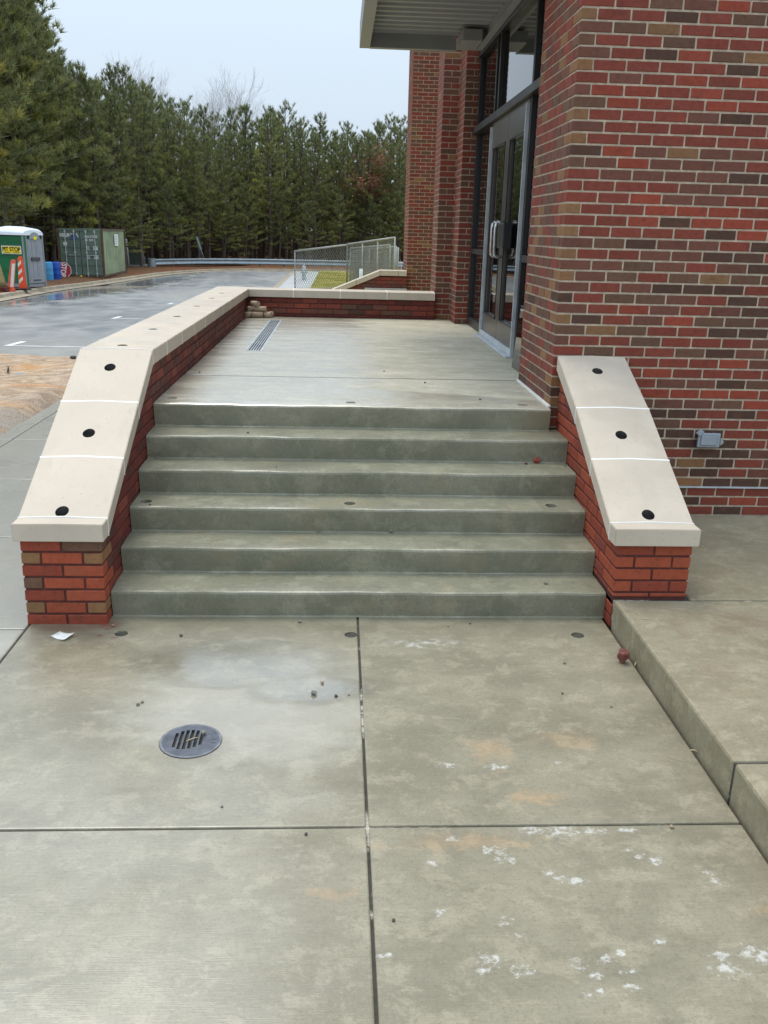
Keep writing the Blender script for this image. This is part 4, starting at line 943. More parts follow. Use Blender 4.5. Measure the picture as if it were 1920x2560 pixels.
panel('post', P, [(-.13, .03), (.11, .03), (.10, 1.02), (.07, 1.10), (-.05, 1.10), (-.08, 1.0)], .10, M_ORF, c2_, .16); panel('stripe', P, [(-.03, .14), (.08, .14), (.08, .96), (-.03, .96)], .01, M_REF, c2_, .16, 0, -.056); panel('base', P, [(-.15, 0), (.16, 0), (.14, .06), (-.12, .06)], .4, M_OR, c2_)
P = ongr(1, 727, BK_OFF); c3 = thing('old_cone', 'mud stained old traffic cone standing on dark red rubber bases', 'traffic cone', tuple(P))
bm = bmesh.new(); bm_tube(bm, [(P[0], P[1], P[2]+.14), (P[0], P[1], P[2]+.3), (P[0]-.01, P[1], P[2]+.98), (P[0]-.01, P[1], P[2]+1.02)], [.26, .20, .075, .05], 16); bm_obj('cone', bm, M_OLD, c3, True)
for k in range(3): box('base', P[0]-.33+.03*k, P[0]+.33-.02*k, P[1]-.33, P[1]+.33, P[2]+.045*k, P[2]+.045*k+.04, M_DRED, c3, .01)
# barrels
M_LB = plain('light_blue_plastic', lin(70, 150, 200), .5, 0, .1, 4); M_DB = plain('deep_blue_plastic', lin(14, 80, 176), .45, 0, .1, 4)
for px, py, m_, lab, r, h in ((120, 702, M_LB, 'faded light blue plastic barrel beside the portable toilet', .29, .92), (135.5, 700.5, M_DB, 'deep blue plastic barrel behind the light blue one', .27, .90)):
    P = ongr(px, py, BK_OFF); P = (P[0], P[1]+(.35 if m_ is M_DB else 0), P[2]); b_ = thing('plastic_barrel', lab, 'barrel', P)
    bm = bmesh.new(); bm_tube(bm, [(P[0], P[1], P[2]+z*h) for z in (0, .03, .10, .33, .36, .40, .64, .67, .71, .93, .98, 1.)], [r*q for q in (.9, .96, .99, 1, 1.03, 1, 1, 1.03, 1, .98, .94, .88)], 28); bm_obj('shell', bm, m_, b_, True)
    bm = bmesh.new(); bm_tube(bm, [(P[0]+r*.5, P[1], P[2]+h-.004), (P[0]+r*.5, P[1], P[2]+h+.03)], .045, 10); bm_obj('bung', bm, m_, b_)
# stop sign lying on its side against the container
P = ongr(160, 694.5, BK_OFF); st = thing('stop_sign', 'red octagonal stop sign turned on its side and leaning on the ground', 'sign', tuple(P))
rx, dv = view_frame(P); up = (Vector((0, 0, 1))+dv*.12).normalized(); ctr = Vector(P)+up*.40
def octa(name, r, d, th, mat):
    bm = bmesh.new(); n = up.cross(rx).normalized(); A = []
    for o_ in (d, d-th):
        A.append([bm.verts.new(ctr+(rx*math.cos(R(22.5+45*k+4))+up*math.sin(R(22.5+45*k+4)))*r-dv*o_) for k in range(8)])
    bm.faces.new(A[0]); bm.faces.new(A[1][::-1])
    for k in range(8): bm.faces.new([A[0][k], A[0][(k+1) % 8], A[1][(k+1) % 8], A[1][k]])
    bmesh.ops.recalc_face_normals(bm, faces=bm.faces[:]); return bm_obj(name, bm, mat, st)
octa('border', .435, .0, .006, M_WHT); octa('face', .405, .004, .0035, plain('sign_red', lin(170, 12, 30), .45, 0, .06))
text('lettering', 'STOP', .36, M_WHT, st, frame(ctr-dv*.006, (-up*.98-rx*.17), (rx*.98-up*.17)), .012, .80)
# pole stub
P = ongr(141, 693, BK_OFF); tag(tube('bollard_pipe', [(P[0]-.1, P[1]+2.2, P[2]), (P[0]-.07, P[1]+2.2, P[2]+1.35)], .075, plain('tan_pipe', lin(186, 168, 138), .7), None, 10), 'tan upright pipe stub standing behind the blue barrels', 'pipe')
# shipping container
C_ = Vector((-14.28, 45.5, gz(45.5)+BK_OFF-.01)); ct = thing('shipping_container', 'weathered green shipping container with rusty edges by the tree line', 'container', tuple(C_))
def cont_mat(name, c, streak):
    m = NT(name); v = m.pos; s = m.noise(2.4, v, 5, .7, .3, (1, 1, .16)); b = m.noise(.9, v, 4); g = m.noise(14, v, 4)
    base = m.mix(m.ramp(b, .35, .7), [x*.8 for x in c], [x*1.15 for x in c]); base = m.mix(m.ramp(s, .48, .68, 0, streak), base, lin(158, 170, 112)); base = m.mix(m.ramp(g, .6, .75, 0, .45), base, lin(74, 54, 40))
    return m.done(base, .65, None, 0, .35)
M_CD = cont_mat('container_door_paint', lin(104, 124, 110), .15); M_CS = cont_mat('container_side_paint', lin(138, 150, 124), .75); M_RUST = plain('rusty_steel', lin(92, 74, 60), .8, 0, .3, 4)
WC, LC_, HC = 2.44, 6.06, 2.59
ca = R(-1.5); U = Vector((-math.cos(ca), math.sin(ca), 0)); V_ = Vector((math.sin(ca), math.cos(ca), 0))
def CP(u, v, z): return C_+U*u+V_*v+Vector((0, 0, z))                  # u leftwards along the doors, v back along the side
def cbox(name, u0, u1, v0, v1, z0, z1, mat):
    bm = bmesh.new(); bm_box(bm, u0, u1, v0, v1, z0, z1)
    for q in bm.verts: q.co = CP(q.co.x, q.co.y, q.co.z)
    bmesh.ops.recalc_face_normals(bm, faces=bm.faces[:]); return bm_obj(name, bm, mat, ct)
for u in (0, WC-.12):
    for v in (0, LC_-.12): cbox('corner_post', u, u+.12, v, v+.12, .0, HC, M_RUST)
cbox('floor_beam', .12, WC-.12, .02, .12, .0, .14, M_RUST); cbox('top_rail', .12, WC-.12, .0, .1, HC-.13, HC, M_CD); cbox('side_rail', .0, .08, .12, LC_-.12, .04, .16, M_RUST); cbox('side_rail', .0, .06, .12, LC_-.12, HC-.1, HC-.002, M_RUST)
cbox('roof', .05, WC-.02, .1, LC_-.1, HC-.06, HC-.02, M_CS); cbox('far_side', WC-.06, WC-.02, .12, LC_-.12, .1, HC-.1, M_CS); cbox('back_end', .1, WC-.1, LC_-.06, LC_-.02, .1, HC-.1, M_CS)
bm = bmesh.new(); pv = []; k = 0; v = .12
while v < LC_-.13: pv += [(v, .045), (v+.07, .045), (v+.14, .085), (v+.21, .085)]; v += .28
for (v, u) in pv: bm.verts.new(CP(u, min(v, LC_-.12), .14)); bm.verts.new(CP(u, min(v, LC_-.12), HC-.09))
bm.verts.ensure_lookup_table()
for i in range(len(pv)-1): bm.faces.new([bm.verts[2*i], bm.verts[2*i+1], bm.verts[2*i+3], bm.verts[2*i+2]])
bm_obj('corrugated_side', bm, M_CS, ct)
for u0 in (.13, 1.235):
    d_ = cbox('door', u0, u0+1.075, .03, .07, .15, HC-.14, M_CD)
    for z in (.62, 1.12, 1.55, 2.0): cbox('door_rib', u0+.05, u0+1.02, .018, .03, z, z+.035, M_PDK)
    for du in (.30, .78):
        bm = bmesh.new(); bm_tube(bm, [CP(u0+du, .0, .06), CP(u0+du, .0, HC-.06)], .022, 8); bm_obj('lock_rod', bm, M_GALV, ct)
        for z in (.2, 1.3, HC-.2): cbox('rod_bracket', u0+du-.05, u0+du+.05, -.012, .03, z, z+.07, M_GALV)
    cbox('rod_handle', u0+.28, u0+.62, -.03, -.01, 1.18, 1.21, M_GALV)
cbox('door_seal', 1.207, 1.233, .02, .05, .15, HC-.14, M_BLK)
text('lettering', 'HEUNG-A', .24, M_WHT, ct, frame(CP(1.80, .016, HC-.37), -U, (0, 0, 1)), .012, .92)
text('lettering', 'HALU 2629670', .15, M_WHT, ct, frame(CP(.64, .016, HC-.42), -U, (0, 0, 1)), .006, .72); text('lettering', 'KR  2210', .15, M_WHT, ct, frame(CP(.74, .016, HC-.60), -U, (0, 0, 1)), .006, .8)
for z, w_ in ((1.62, .26), (1.55, .24), (1.48, .26), (1.15, .25), (1.08, .22), (1.01, .26)): cbox('stencil', .30, .30+w_, .012, .0165, z, z+.045, M_WHT); cbox('stencil', .75, .75+w_*.6, .012, .0165, z+.01, z+.035, M_WHT)
bm = bmesh.new(); bmesh.ops.create_circle(bm, cap_ends=True, radius=.11, segments=20, matrix=frame(CP(2.03, .012, 1.78), -U, (0, 0, 1))); bm_obj('round_sticker', bm, M_WHT, ct)
cbox('sticker', 1.38, 1.74, .012, .016, 1.98, 2.26, plain('blue_sticker', lin(66, 92, 120), .6))
cbox('notice', -.012, -.006, 2.9, 3.9, 1.66, 2.30, M_WHT)
for k in range(4): cbox('notice_print', -.016, -.013, 3.1, 3.6, 1.76+.13*k, 1.80+.13*k, M_PGR)
o = lump('yellow_rag', CP(1.25, -.25, 0), .12, None, 'yellow rag on the ground below the container doors', 'rag', mat=plain('rag', lin(220, 180, 40), .8), sq=(1, .6, .6), seed=9)
# pad transformer and marker post behind it
P = ongr(337, 668, BK_OFF); ub = thing('utility_box', 'grey green pad mounted utility box on a concrete pad behind the container', 'utility box', tuple(P)); M_UB = plain('utility_green', lin(84, 98, 92), .55, 0, .1, 3)
x_, y_, z_ = P; box('pad', x_-.75, x_+.65, y_, y_+1.2, z_-.05, z_+.16, M_FARWALK, ub); box('lower_case', x_-.65, x_+.55, y_+.08, y_+1.1, z_+.16, z_+.72, M_UB, ub, .02); prism('upper_case', [(x_-.62, z_+.72), (x_+.5, z_+.72), (x_+.38, z_+1.45), (x_-.5, z_+1.45)], 'y', y_+.12, y_+1.0, M_UB, ub, .03); box('door_seam', x_-.06, x_-.04, y_+.07, y_+.085, z_+.2, z_+.7, M_BLK, ub)
P = ongr(323, 672, BK_OFF); tag(tube('marker_post', [(P[0], P[1], P[2]-.02), (P[0]-.1, P[1], P[2]+1.95)], .07, plain('pale_post', lin(158, 160, 156), .6), None, 8), 'pale slender marker post standing beside the container corner', 'post')

# ---------------------------------------------------------------- guard rail
gr_ = thing('guard_rail', 'galvanised steel guard rail curving along the far edge of the road', 'guard rail', (-14.4, 60.4, bz(60)))
GP = [(-14.45, 60.2), (-13.3, 62.2), (-11.9, 64.0), (-9.6, 65.6), (-6.5, 66.5), (-2.5, 67.1), (2.5, 67.6), (9, 68.2), (20, 69)]
prof = [(0, .60), (.05, .585), (.075, .53), (.03, .475), (.0, .43), (.0, .385), (.03, .34), (.075, .285), (.05, .23), (0, .215), (-.012, .215), (-.012, .60)]
v, f = [], []
for i, (x, y) in enumerate(GP):
    a = Vector(GP[max(i-1, 0)]); b = Vector(GP[min(i+1, len(GP)-1)]); t = (b-a).normalized(); n_ = Vector((t.y, -t.x)); z = bz(y)
    for d, h in prof: v.append((x+n_.x*d, y+n_.y*d, z+h*1.12-.08))
n = len(prof); f = [(j*n+i, j*n+(i+1) % n, (j+1)*n+(i+1) % n, (j+1)*n+i) for j in range(len(GP)-1) for i in range(n)]
M_RAIL = plain('weathered_galvanised', lin(150, 162, 168), .45, .45, .12, 2); mk('rail', v, f, M_RAIL, gr_)
bm = bmesh.new(); bm_tube(bm, [(GP[0][0]-.15, GP[0][1]-.3, bz(60)+.05), (GP[0][0]-.15, GP[0][1]-.3, bz(60)+.64)], .27, 16); bm_obj('end_terminal', bm, M_RAIL, gr_, False)
def walk_path(P, step):
    d = 0
    for a, b in zip(P, P[1:]):
        a, b = Vector(a), Vector(b); L = (b-a).length
        while d < L: yield a+(b-a)*d/L; d += step
        d -= L
M_POST = plain('weathered_post', lin(110, 104, 96), .7)
for p in walk_path(GP, 1.9): box('post', p.x-.07, p.x+.07, p.y+.06, p.y+.22, bz(60)-.1, bz(60)+.56, M_POST, gr_)
# leaning sign by the rail
P = ongr(518, 664, .17); sgn = thing('leaning_sign', 'small sign on a thin pole tilted over behind the guard rail', 'sign', tuple(P)); rx, dv = view_frame(P)
A_ = Vector(P); B_ = A_-rx*.75+Vector((0, 0, 2.1)); tube('pole', [A_-Vector((0, 0, .1)), B_], .03, M_RAIL, sgn, 6)
bm = bmesh.new(); q = [B_-rx*.05+dv*.05+Vector((0, 0, .05)), B_+rx*.13+dv*.05+Vector((0, 0, .02)), B_+rx*.40+dv*.05-Vector((0, 0, .88)), B_+rx*.16+dv*.05-Vector((0, 0, .92))]
fa = [bm.verts.new(p) for p in q]; fb = [bm.verts.new(p+dv*.01) for p in q]; bm.faces.new(fa); bm.faces.new(fb[::-1])
for k in range(4): bm.faces.new([fa[k], fa[(k+1) % 4], fb[(k+1) % 4], fb[k]])
bm_obj('plate', bm, plain('sign_back', lin(108, 126, 118), .5, .2, .1), sgn)

# ---------------------------------------------------------------- hydrant
P = (-3.5, 49.5, gz(49.5)+.1); hy = thing('fire_hydrant', 'silver painted fire hydrant standing on the walk beside the lawn', 'fire hydrant', P); M_HY = plain('silver_paint', lin(176, 184, 188), .45, .3, .12, 6)
bm = bmesh.new(); bm_tube(bm, [(P[0], P[1], P[2]+z) for z in (0, .05, .06, .14, .16, .20, .55, .58, .63, .66, .74, .80, .84, .90, .91, .98)], [.15, .15, .11, .11, .15, .115, .115, .16, .16, .13, .125, .09, .05, .05, .035, .03], 20); bm_obj('barrel', bm, M_HY, hy)
for d in ((1, 0), (-1, 0), (0, -1)):
    r_ = .085 if d[1] else .06; bm = bmesh.new(); bm_tube(bm, [(P[0]+d[0]*.08, P[1]+d[1]*.08, P[2]+.46), (P[0]+d[0]*.20, P[1]+d[1]*.20, P[2]+.46), (P[0]+d[0]*.23, P[1]+d[1]*.23, P[2]+.46)], [r_*.8, r_, r_*.7], 12); bm_obj('nozzle_cap', bm, M_HY, hy)
hy_sc = 1.0

# ---------------------------------------------------------------- chain link panels
M_WIRE = plain('galvanised_wire', lin(134, 134, 128), .5, .35, .12, 3); M_FPOST = plain('fence_tube', lin(158, 158, 152), .5, .3, .12, 3)
def link_mesh(name, A, B, h0, h1, pitch, r, mat, parent, close=1.):
    """woven diamonds between two uprights; A, B base points, h0, h1 heights at each"""
    A, B = Vector(A), Vector(B); L = (B-A).length; e = (B-A)/L; nrm = Vector((e.y, -e.x, 0)).normalized(); bm = bmesh.new(); Hm = max(h0, h1); px_ = pitch*close
    def P3(s, z, off): return A+e*s+Vector((0, 0, z))+nrm*off
    k = -Hm*close
    while k < L:
        for sg_ in (1, -1):
            s0, z0, s1, z1 = k, (0 if sg_ > 0 else Hm), k+Hm*close, (Hm if sg_ > 0 else 0)
            if s0 < 0: t = -s0/(s1-s0); z0 += (z1-z0)*t; s0 = 0.
            if s1 > L: t = (L-s0)/(s1-s0); z1 = z0+(z1-z0)*t; s1 = L
            if s1-s0 > .01:
                top = lambda s: h0+(h1-h0)*s/L
                a, b = P3(s0, min(z0, top(s0)), .004*sg_), P3(s1, min(z1, top(s1)), .004*sg_)
                bm_tube(bm, [a, b], r, 3, False)
        k += px_
    return bm_obj(name, bm, mat, parent)
def fence_panel(label, A, B, h, close=1., rail_bottom=True, posts=(0., 1.)):
    fp = thing('chain_link_panel', label, 'fence panel', tuple(A)); A, B = Vector(A), Vector(B)
    link_mesh('chain_link', A+Vector((0, 0, .05)), B+Vector((0, 0, .05)), h-.06, h-.06, .19, .009, M_WIRE, fp, close)
    for t in posts: Q = A+(B-A)*t; tube('post', [Q-Vector((0, 0, .05)), Q+Vector((0, 0, h+.03))], .032, M_FPOST, fp, 8)
    tube('top_rail', [A+Vector((0, 0, h)), B+Vector((0, 0, h))], .042, M_FPOST, fp, 8)
    if rail_bottom: tube('bottom_rail', [A+Vector((0, 0, .06)), B+Vector((0, 0, .06))], .022, M_FPOST, fp, 8)
    return fp
d = ray(737, 640); A = CAM+d*((38-CAM[1])/d[1]); A = (A[0], A[1], gz(38)+.05)
def at(px, y): q = ray(px, 640); return (CAM+q*((y-CAM[1])/q[1]))[0]
B = (at(868, 34.6), 34.6, lz(0, 34.6)-.10); Cc = (at(986, 31.4), 31.4, lz(1, 31.4)+.02)
fence_panel('open chain link fence panel with a thick top rail in front of the hydrant', A, B, 1.84)
fence_panel('chain link fence panel ending at the far stoop, its top rail rising', B, Cc, 1.86, .55, True, (0., .34, .66, 1.))
for i, (p0, y0_, p1, y1_) in enumerate(((876, 35.4, 975, 32.6), (884, 36.0, 990, 33.0), (935, 36.4, 995, 33.4))):
    fence_panel('chain link panel stacked behind the rising fence panel', (at(p0, y0_), y0_, lz(0, y0_)-.08-.05*i), (at(p1, y1_), y1_, lz(1, y1_)-.10), 1.70-.05*i, .5, True, (0., .5, 1.)).__setitem__('group', 'chain link panels stacked together')
for px in (901, 905.5):
    y_ = 30.5; tag(tube('cleanout_pipe', [(at(px, y_), y_, lz(.2, y_)-.1), (at(px, y_), y_, lz(.2, y_)+.75)], .025, M_PW, None, 8), 'thin white pipe standing in the lawn before the fence panels', 'pipe', 'white pipes in the lawn')
hr = thing('hand_railing', 'low grey metal hand railing beyond the fence panels', 'railing', (at(990, 40), 40, 0))
zr = lz(1.5, 40); xs_ = [at(990, 40), at(1004, 40), at(1030, 40)]
for x in xs_: tube('post', [(x, 40, zr-.1), (x, 40, zr+1.0)], .025, M_FPOST, hr, 6)
for h in (1.0, .15): tube('rail', [(xs_[0]-.6, 40, zr+h), (xs_[-1]+1, 40, zr+h)], .025, M_FPOST, hr, 6)

# ---------------------------------------------------------------- trees
def leaf_mat(name, dark, light, yellow):
    m = NT(name); a = m.n('ShaderNodeAttribute'); a.attribute_name = 'tint'; t = a.outputs['Fac']; oi = m.n('ShaderNodeObjectInfo').outputs['Random']
    c = m.mix(m.ramp(t, .0, .55), dark, light); c = m.mix(m.ramp(t, .5, 1.), c, yellow); c = m.mix(m.ramp(oi, .2, 1, 0, .5), c, dark)
    m.done(c, .45, None, 0, .5)
    tr = m.n('ShaderNodeBsdfTranslucent'); m.l(c, tr.inputs[0]); mx_ = m.n('ShaderNodeMixShader'); mx_.inputs[0].default_value = .42
    m.l(m.b.outputs[0], mx_.inputs[1]); m.l(tr.outputs[0], mx_.inputs[2]); m.l(mx_.outputs[0], m.out.inputs[0]); return m.m
M_NEED = leaf_mat('pine_needles', (.16, .185, .082), (.27, .285, .098), (.44, .40, .085)); M_BARK = plain('pine_bark', lin(84, 72, 62), .9, 0, .3, 3, .01); M_GBARK = plain('grey_bark', lin(176, 172, 172), .9, 0, .15, 3); M_RLEAF = leaf_mat('rust_leaves', lin(132, 88, 64), lin(172, 118, 86), lin(190, 140, 104))
def unit(a): return a/np.maximum(np.linalg.norm(a, axis=-1, keepdims=True), 1e-9)
def tube_np(V, F, pts, rad, n):
    pts = np.array(pts); d = unit(np.gradient(pts, axis=0)); ref = np.where(np.abs(d[:, 2:3]) < .9, [[0, 0, 1.]], [[1., 0, 0]]); a = unit(np.cross(d, ref)); b = np.cross(d, a)
    o = len(V); ang = np.arange(n)*2*math.pi/n
    for i in range(len(pts)): V.extend((pts[i]+(a[i]*math.cos(t)+b[i]*math.sin(t))*rad[i]) for t in ang)
    for i in range(len(pts)-1):
        for k in range(n): F.append((o+i*n+k, o+i*n+(k+1) % n, o+(i+1)*n+(k+1) % n, o+(i+1)*n+k))
def pine(seed, H=14., nb=95, rmax=2.7, cb=.22, dens=1.):
    g = np.random.default_rng(seed); TV, TF = [], []
    zz = np.linspace(0, H, 12); wob = np.cumsum(g.normal(0, .05, (12, 2)), axis=0); wob[0] = 0
    tp = np.c_[wob, zz]; tube_np(TV, TF, tp, .17*(1-zz/H)**.8+.018, 7)
    base, axis, tint = [], [], []
    for i in range(nb):
        t = (i+g.random())/nb; t = t**.92; z = H*(cb+(1-cb)*t*.985); low = t < .10
        az = i*2.39996+g.normal(0, .4); prof = ((1-t)**.5*(.6+.4*min(1, t/.2)) + .12)*g.uniform(.72, 1.15)
        L = rmax*prof*g.uniform(.7, 1.2); el = R(-8+62*t**1.3)+g.normal(0, .12)
        p = np.array([np.interp(z, zz, tp[:, 0]), np.interp(z, zz, tp[:, 1]), z]); d = np.array([math.cos(az)*math.cos(el), math.sin(az)*math.cos(el), math.sin(el)])
        s = np.linspace(0, 1, 6)[:, None]; path = p+d*L*s+np.array([0, 0, 1])*(.16+.1*t)*L*s**2-np.array([0, 0, 1])*.10*L*s*(1-t)
        tube_np(TV, TF, path, np.linspace(.032*(1-t)+.012, .006, 6), 3)
        if low and g.random() < .55: continue
        nt_ = int((7+15*L/rmax)*dens*(.92-.42*t)); bt = g.normal(0, .2)
        for k in range(nt_):
            u_ = .30+.70*g.random()**.75; q = p+d*L*u_+np.array([0, 0, 1])*((.16+.1*t)*L*u_**2-.10*L*u_*(1-t))
            sd_ = unit(np.cross(d, [0, 0, 1.]))*g.choice([-1, 1]); td_ = unit(d*g.uniform(.4, 1)+sd_*g.uniform(0, 1.0)+np.array([0, 0, g.uniform(.0, .7)])); tl = g.uniform(.1, .62)*(.5+.5*L/rmax)*(1.15-u_*.6); e = q+td_*tl
            base.append(e); axis.append(unit(td_*.6+np.array([0, 0, .55+.5*t]))); tint.append(np.clip(.14+bt*(1.1-t)+.36*(1-t)+g.normal(0, .17)+.30*(u_-.6)*(1-t)+(.22 if (i*7) % 11 < 3 else 0)*(1-t), 0, 1))
            if tl > .3: base.append(q+td_*tl*.55); axis.append(axis[-1]); tint.append(tint[-1]*.7)
    base, axis, tint = np.array(base), np.array(axis), np.array(tint); NB, K = len(base), 13
    dirs = unit(axis[:, None, :]*1.0+unit(g.normal(size=(NB, K, 3)))*.85); ln = g.uniform(.20, .40, (NB, K, 1)); side = unit(np.cross(dirs, unit(g.normal(size=(NB, K, 3)))))*.021
    st_ = base[:, None, :]-axis[:, None, :]*g.uniform(0, .22, (NB, K, 1))
    V3 = np.stack([st_-side, st_+side, st_+dirs*ln], 2).reshape(-1, 3); n3 = len(V3)
    cm = bpy.data.meshes.new('crown'); cm.vertices.add(n3); cm.vertices.foreach_set('co', V3.astype(np.float32).ravel()); cm.loops.add(n3); cm.loops.foreach_set('vertex_index', np.arange(n3, dtype=np.int32)); cm.polygons.add(n3//3); cm.polygons.foreach_set('loop_start', np.arange(0, n3, 3, dtype=np.int32)); cm.update(); cm.validate()
    a_ = cm.attributes.new('tint', 'FLOAT', 'POINT'); a_.data.foreach_set('value', np.clip(np.repeat(tint, K*3)+g.normal(0, .05, n3), 0, 1).astype(np.float32)); cm.materials.append(M_NEED)
    tm = bpy.data.meshes.new('trunk'); tm.from_pydata([tuple(p) for p in TV], [], TF); tm.update(); tm.polygons.foreach_set('use_smooth', [True]*len(tm.polygons)); tm.materials.append(M_BARK)
    return tm, cm
PINES = [pine(100+i, rmax=rm, cb=c_, dens=dn, nb=nb_) for i, (rm, c_, dn, nb_) in enumerate(((2.7, .12, .85, 90), (2.2, .24, .7, 80), (2.9, .18, .75, 84), (2.0, .34, .7, 74), (2.5, .28, .62, 76), (2.3, .15, .8, 88), (3.0, .3, .6, 70), (1.9, .2, .8, 84)))]
THIN = [pine(200+i, rmax=random.uniform(1.6, 2.0), cb=.35, nb=80, dens=.8) for i in range(2)]
def plant(meshes, name, x, y, z, h, w, rot, label, group, cat='pine tree', Hn=14.):
    t = thing(name, label, cat, (x, y, z), group); t.scale = (w, w, h/Hn); t.rotation_euler.z = rot
    for me, nm in zip(meshes, ('trunk', 'crown')):
        o = bpy.data.objects.new(nm, me); COL.objects.link(o); o.parent = t
    return t
TOP = [(-200, -160), (0, -70), (70, -20), (100, 20), (130, 105), (160, 205), (200, 225), (240, 235), (300, 248), (360, 258), (420, 285), (480, 310), (540, 325), (600, 338), (690, 300), (720, 318), (800, 340), (900, 345), (1000, 342), (1200, 340)]
DIST = [(-200, 46), (0, 51), (120, 61), (220, 63), (320, 67), (420, 72), (600, 78), (1200, 82)]
LAB = [('tall dark pine with dense boughs rising above the toilet and container', 'pines above the toilet and container'), ('olive green pine in the wood behind the curve of the guard rail', 'pines behind the guard rail curve'), ('smaller pine in the wood behind the straight guard rail and fence', 'pines behind the straight guard rail')]
def fwd(px, D):
    q = ray(px, 640); h = math.hypot(q[0], q[1]); return CAM[0]+q[0]/h*D, CAM[1]+q[1]/h*D
for row, (dd, off, dtop) in enumerate(((0, 0, 30), (5, 17, 0), (10.5, 6, 12), (17, 24, 25))):
    px = -190+off
    while px < 1080:
        jx = px+random.uniform(-11, 11); D = np.interp(jx, *zip(*DIST))+dd+random.uniform(-1.5, 1.5); x, y = fwd(jx, D)
        ty = np.interp(jx, *zip(*TOP))+dtop+random.choice((-6, 4, 18, 34))+random.uniform(-8, 8); hz = 556+jx*.0265
        zt = CAM[2]+(hz-ty)/FPX*D*1.0+.0; z = bz(y)+.0; h = max(5, zt-z)*(1.02)
        k = 0 if jx < 300 else (1 if jx < 600 else 2); thin = row == 1 and random.random() < .25
        plant(random.choice(THIN if thin else PINES), 'pine_tree', x, y, z-.05, h, h/14.*random.uniform(.88, 1.12), random.uniform(0, 6.28), LAB[k][0] if row < 2 else 'pine standing deeper in the wood behind the first trees', LAB[k][1] if row < 2 else 'pines deeper in the wood')
        px += 36 if row < 2 else 44
# low boughs and saplings along the edge of the wood
for px, D, h in ((25, 47, 4.2), (115, 60, 5), (205, 62, 4.6), (300, 64, 5.2), (352, 66, 4.5), (425, 70, 5.5), (470, 73, 6), (560, 75, 5), (615, 76, 6.2), (700, 77, 5.4), (770, 77, 5), (850, 78, 5.6), (930, 79, 5), (990, 79, 6)):
    x, y = fwd(px, D); plant(PINES[int(px) % 3], 'pine_sapling', x, y, bz(y), h, .55, random.uniform(0, 6), 'short bushy pine sapling at the edge of the wood', 'pine saplings at the edge of the wood')
# bare broadleaf trees standing behind, one with rust coloured leaves
def bare(seed, H, leaves=0, spread=.5, depth=6, bark=None):
    g = np.random.default_rng(seed); V, F, tips = [], [], []
    def grow(p, d, L, r, lv):
        n = 4; pts = [p]
        for i in range(n): d = unit(d+g.normal(0, .09, 3)+np.array([0, 0, .05])); pts.append(pts[-1]+d*L/n)
        tube_np(V, F, pts, np.linspace(r, r*.62, n+1), 5 if lv < 2 else 3)
        if lv >= depth: tips.append((pts[-1], d)); tips.append((pts[2], d)); return
        for c in range(2 if lv else 4):
            a = unit(g.normal(size=3)); s = pts[-1] if c < 2 else pts[2]
            grow(s, unit(d*1.0+a*spread*g.uniform(.6, 1.2)+np.array([0, 0, .12])), L*g.uniform(.68, .86), r*.60, lv+1)
        if lv > 0 and g.random() < .8: grow(pts[g.integers(2, 4)], unit(d+unit(g.normal(size=3))*spread*1.2), L*.62, r*.45, lv+1)
    grow(np.zeros(3), np.array([0, 0, 1.]), H*.27, H*.011, 0)
    tm = bpy.data.meshes.new('trunk'); tm.from_pydata([tuple(p) for p in V], [], F); tm.update(); tm.materials.append(bark or M_GBARK); out = [tm]
    if leaves:
        T = np.array([t[0] for t in tips]); K = leaves; c = T[:, None, :]+g.normal(0, .26, (len(T), K, 3)); a = unit(g.normal(size=c.shape))*.11; b = unit(np.cross(a, g.normal(size=c.shape)))*.06
        V4 = np.stack([c-a, c+b, c+a, c-b], 2).reshape(-1, 3); m_ = bpy.data.meshes.new('crown'); m_.from_pydata(V4.tolist(), [], np.arange(len(V4)).reshape(-1, 4).tolist()); m_.update(); m_.materials.append(M_RLEAF)
        at_ = m_.attributes.new('tint', 'FLOAT', 'POINT'); at_.data.foreach_set('value', np.repeat(g.random(len(V4)//4), 4).astype(np.float32)); out.append(m_)
    return out, max(v[2] for v in V)
BT = [bare(31, 15, 0, .46, 7), bare(37, 15, 0, .5, 7)]
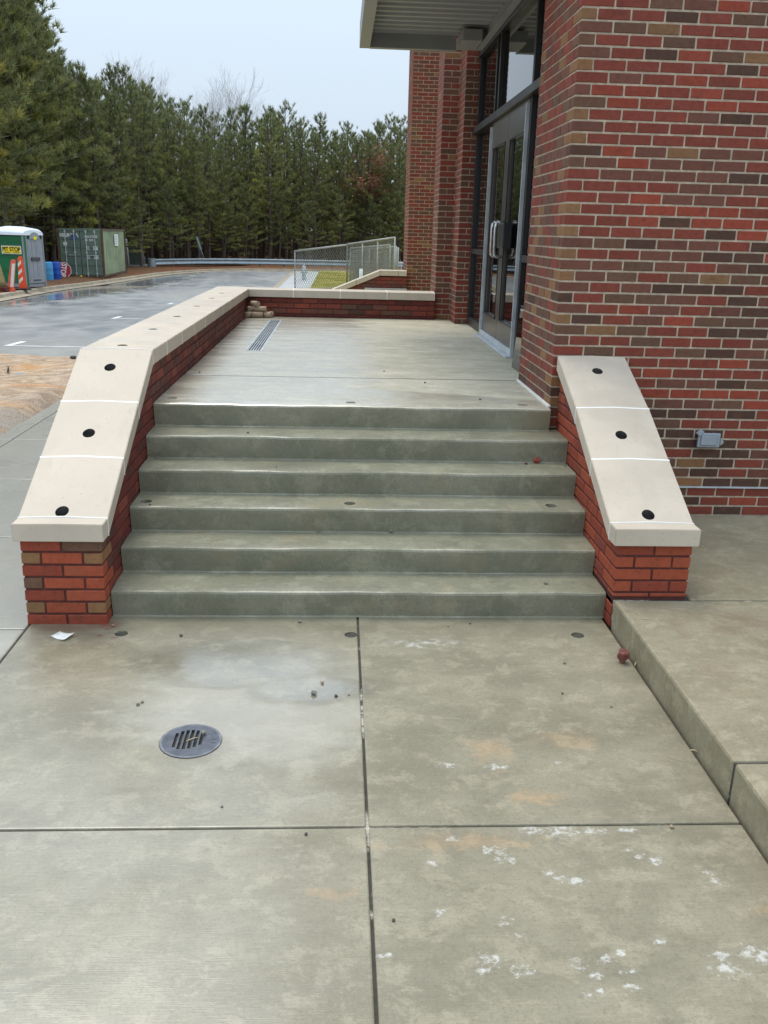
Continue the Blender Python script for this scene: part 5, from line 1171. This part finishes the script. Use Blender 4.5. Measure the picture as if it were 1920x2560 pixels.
for px, D, ty, k, w_, lb in ((628, 93, 218, 0, 1.35, 'tall bare grey tree with a rounded twiggy crown above the pines'), (500, 90, 248, 1, 1.2, 'slender bare tree showing between the pine tops'), (420, 86, 206, 1, 1.3, 'bare twiggy tree rising behind the left pines'), (375, 88, 222, 0, 1.2, 'narrow bare tree close behind the pine tops')):
    x, y = fwd(px, D); hz = 556+px*.0265; h = CAM[2]+(hz-ty)/FPX*D-bz(y); m_, hh = BT[k]
    plant(m_, 'bare_tree', x, y, bz(y), h, w_*h/hh, random.uniform(0, 6), lb, None, 'tree', hh)
RT, rh = bare(53, 12, 3, .55, 6, plain('brown_bark', lin(92, 78, 68), .9)); x, y = fwd(893, 80.5); plant(RT, 'rust_leaf_tree', x, y, bz(y), 10.3, 1.2, 1., 'half bare tree holding rust coloured leaves among the pines', None, 'tree', rh)
# the deep wood: trunks and brush beyond what can be told apart
def deep_wood():
    V, F = [], []; g = np.random.default_rng(5)
    for i in range(520):
        px = g.uniform(-260, 1120); D = np.interp(px, *zip(*DIST))+g.uniform(4, 42); x, y = fwd(px, D); r = g.uniform(.06, .15); h = g.uniform(6, 11); tube_np(V, F, [(x, y, bz(y)-.2), (x+g.normal(0, .15), y, bz(y)+h*.5), (x+g.normal(0, .3), y, bz(y)+h)], [r, r*.8, r*.4], 5)
    o = mk('deep_wood_trunks', V, F, M_BARK); o['kind'] = 'stuff'; tag(o, 'mass of thin dark trunks deep in the wood', 'wood')
    n = 60000; px = g.uniform(-300, 1150, n); D = np.interp(px, *zip(*DIST))+g.uniform(14, 46, n); q = np.array([ray(p, 640) for p in px]); h_ = np.hypot(q[:, 0], q[:, 1]); x = CAM[0]+q[:, 0]/h_*D; y = CAM[1]+q[:, 1]/h_*D
    z = -.9+g.random(n)**1.3*7.5; c = np.c_[x, y, z]; a = unit(g.normal(size=(n, 3)))*g.uniform(.15, .38, (n, 1)); b = unit(np.cross(a, g.normal(size=(n, 3))))*.14
    V4 = np.stack([c-a, c+b, c+a], 1).reshape(-1, 3); o = mk('deep_wood_brush', V4, np.arange(3*n).reshape(-1, 3), leaf_mat('brush', lin(66, 60, 42), lin(92, 86, 58), lin(112, 100, 66))); at_ = o.data.attributes.new('tint', 'FLOAT', 'POINT'); at_.data.foreach_set('value', np.repeat(g.random(n), 3).astype(np.float32)); o['kind'] = 'stuff'; tag(o, 'mass of dark brush filling the wood between trunks', 'brush')
deep_wood()
for o in list(bpy.data.objects):
    if o.get('_rot'): del o['_rot']
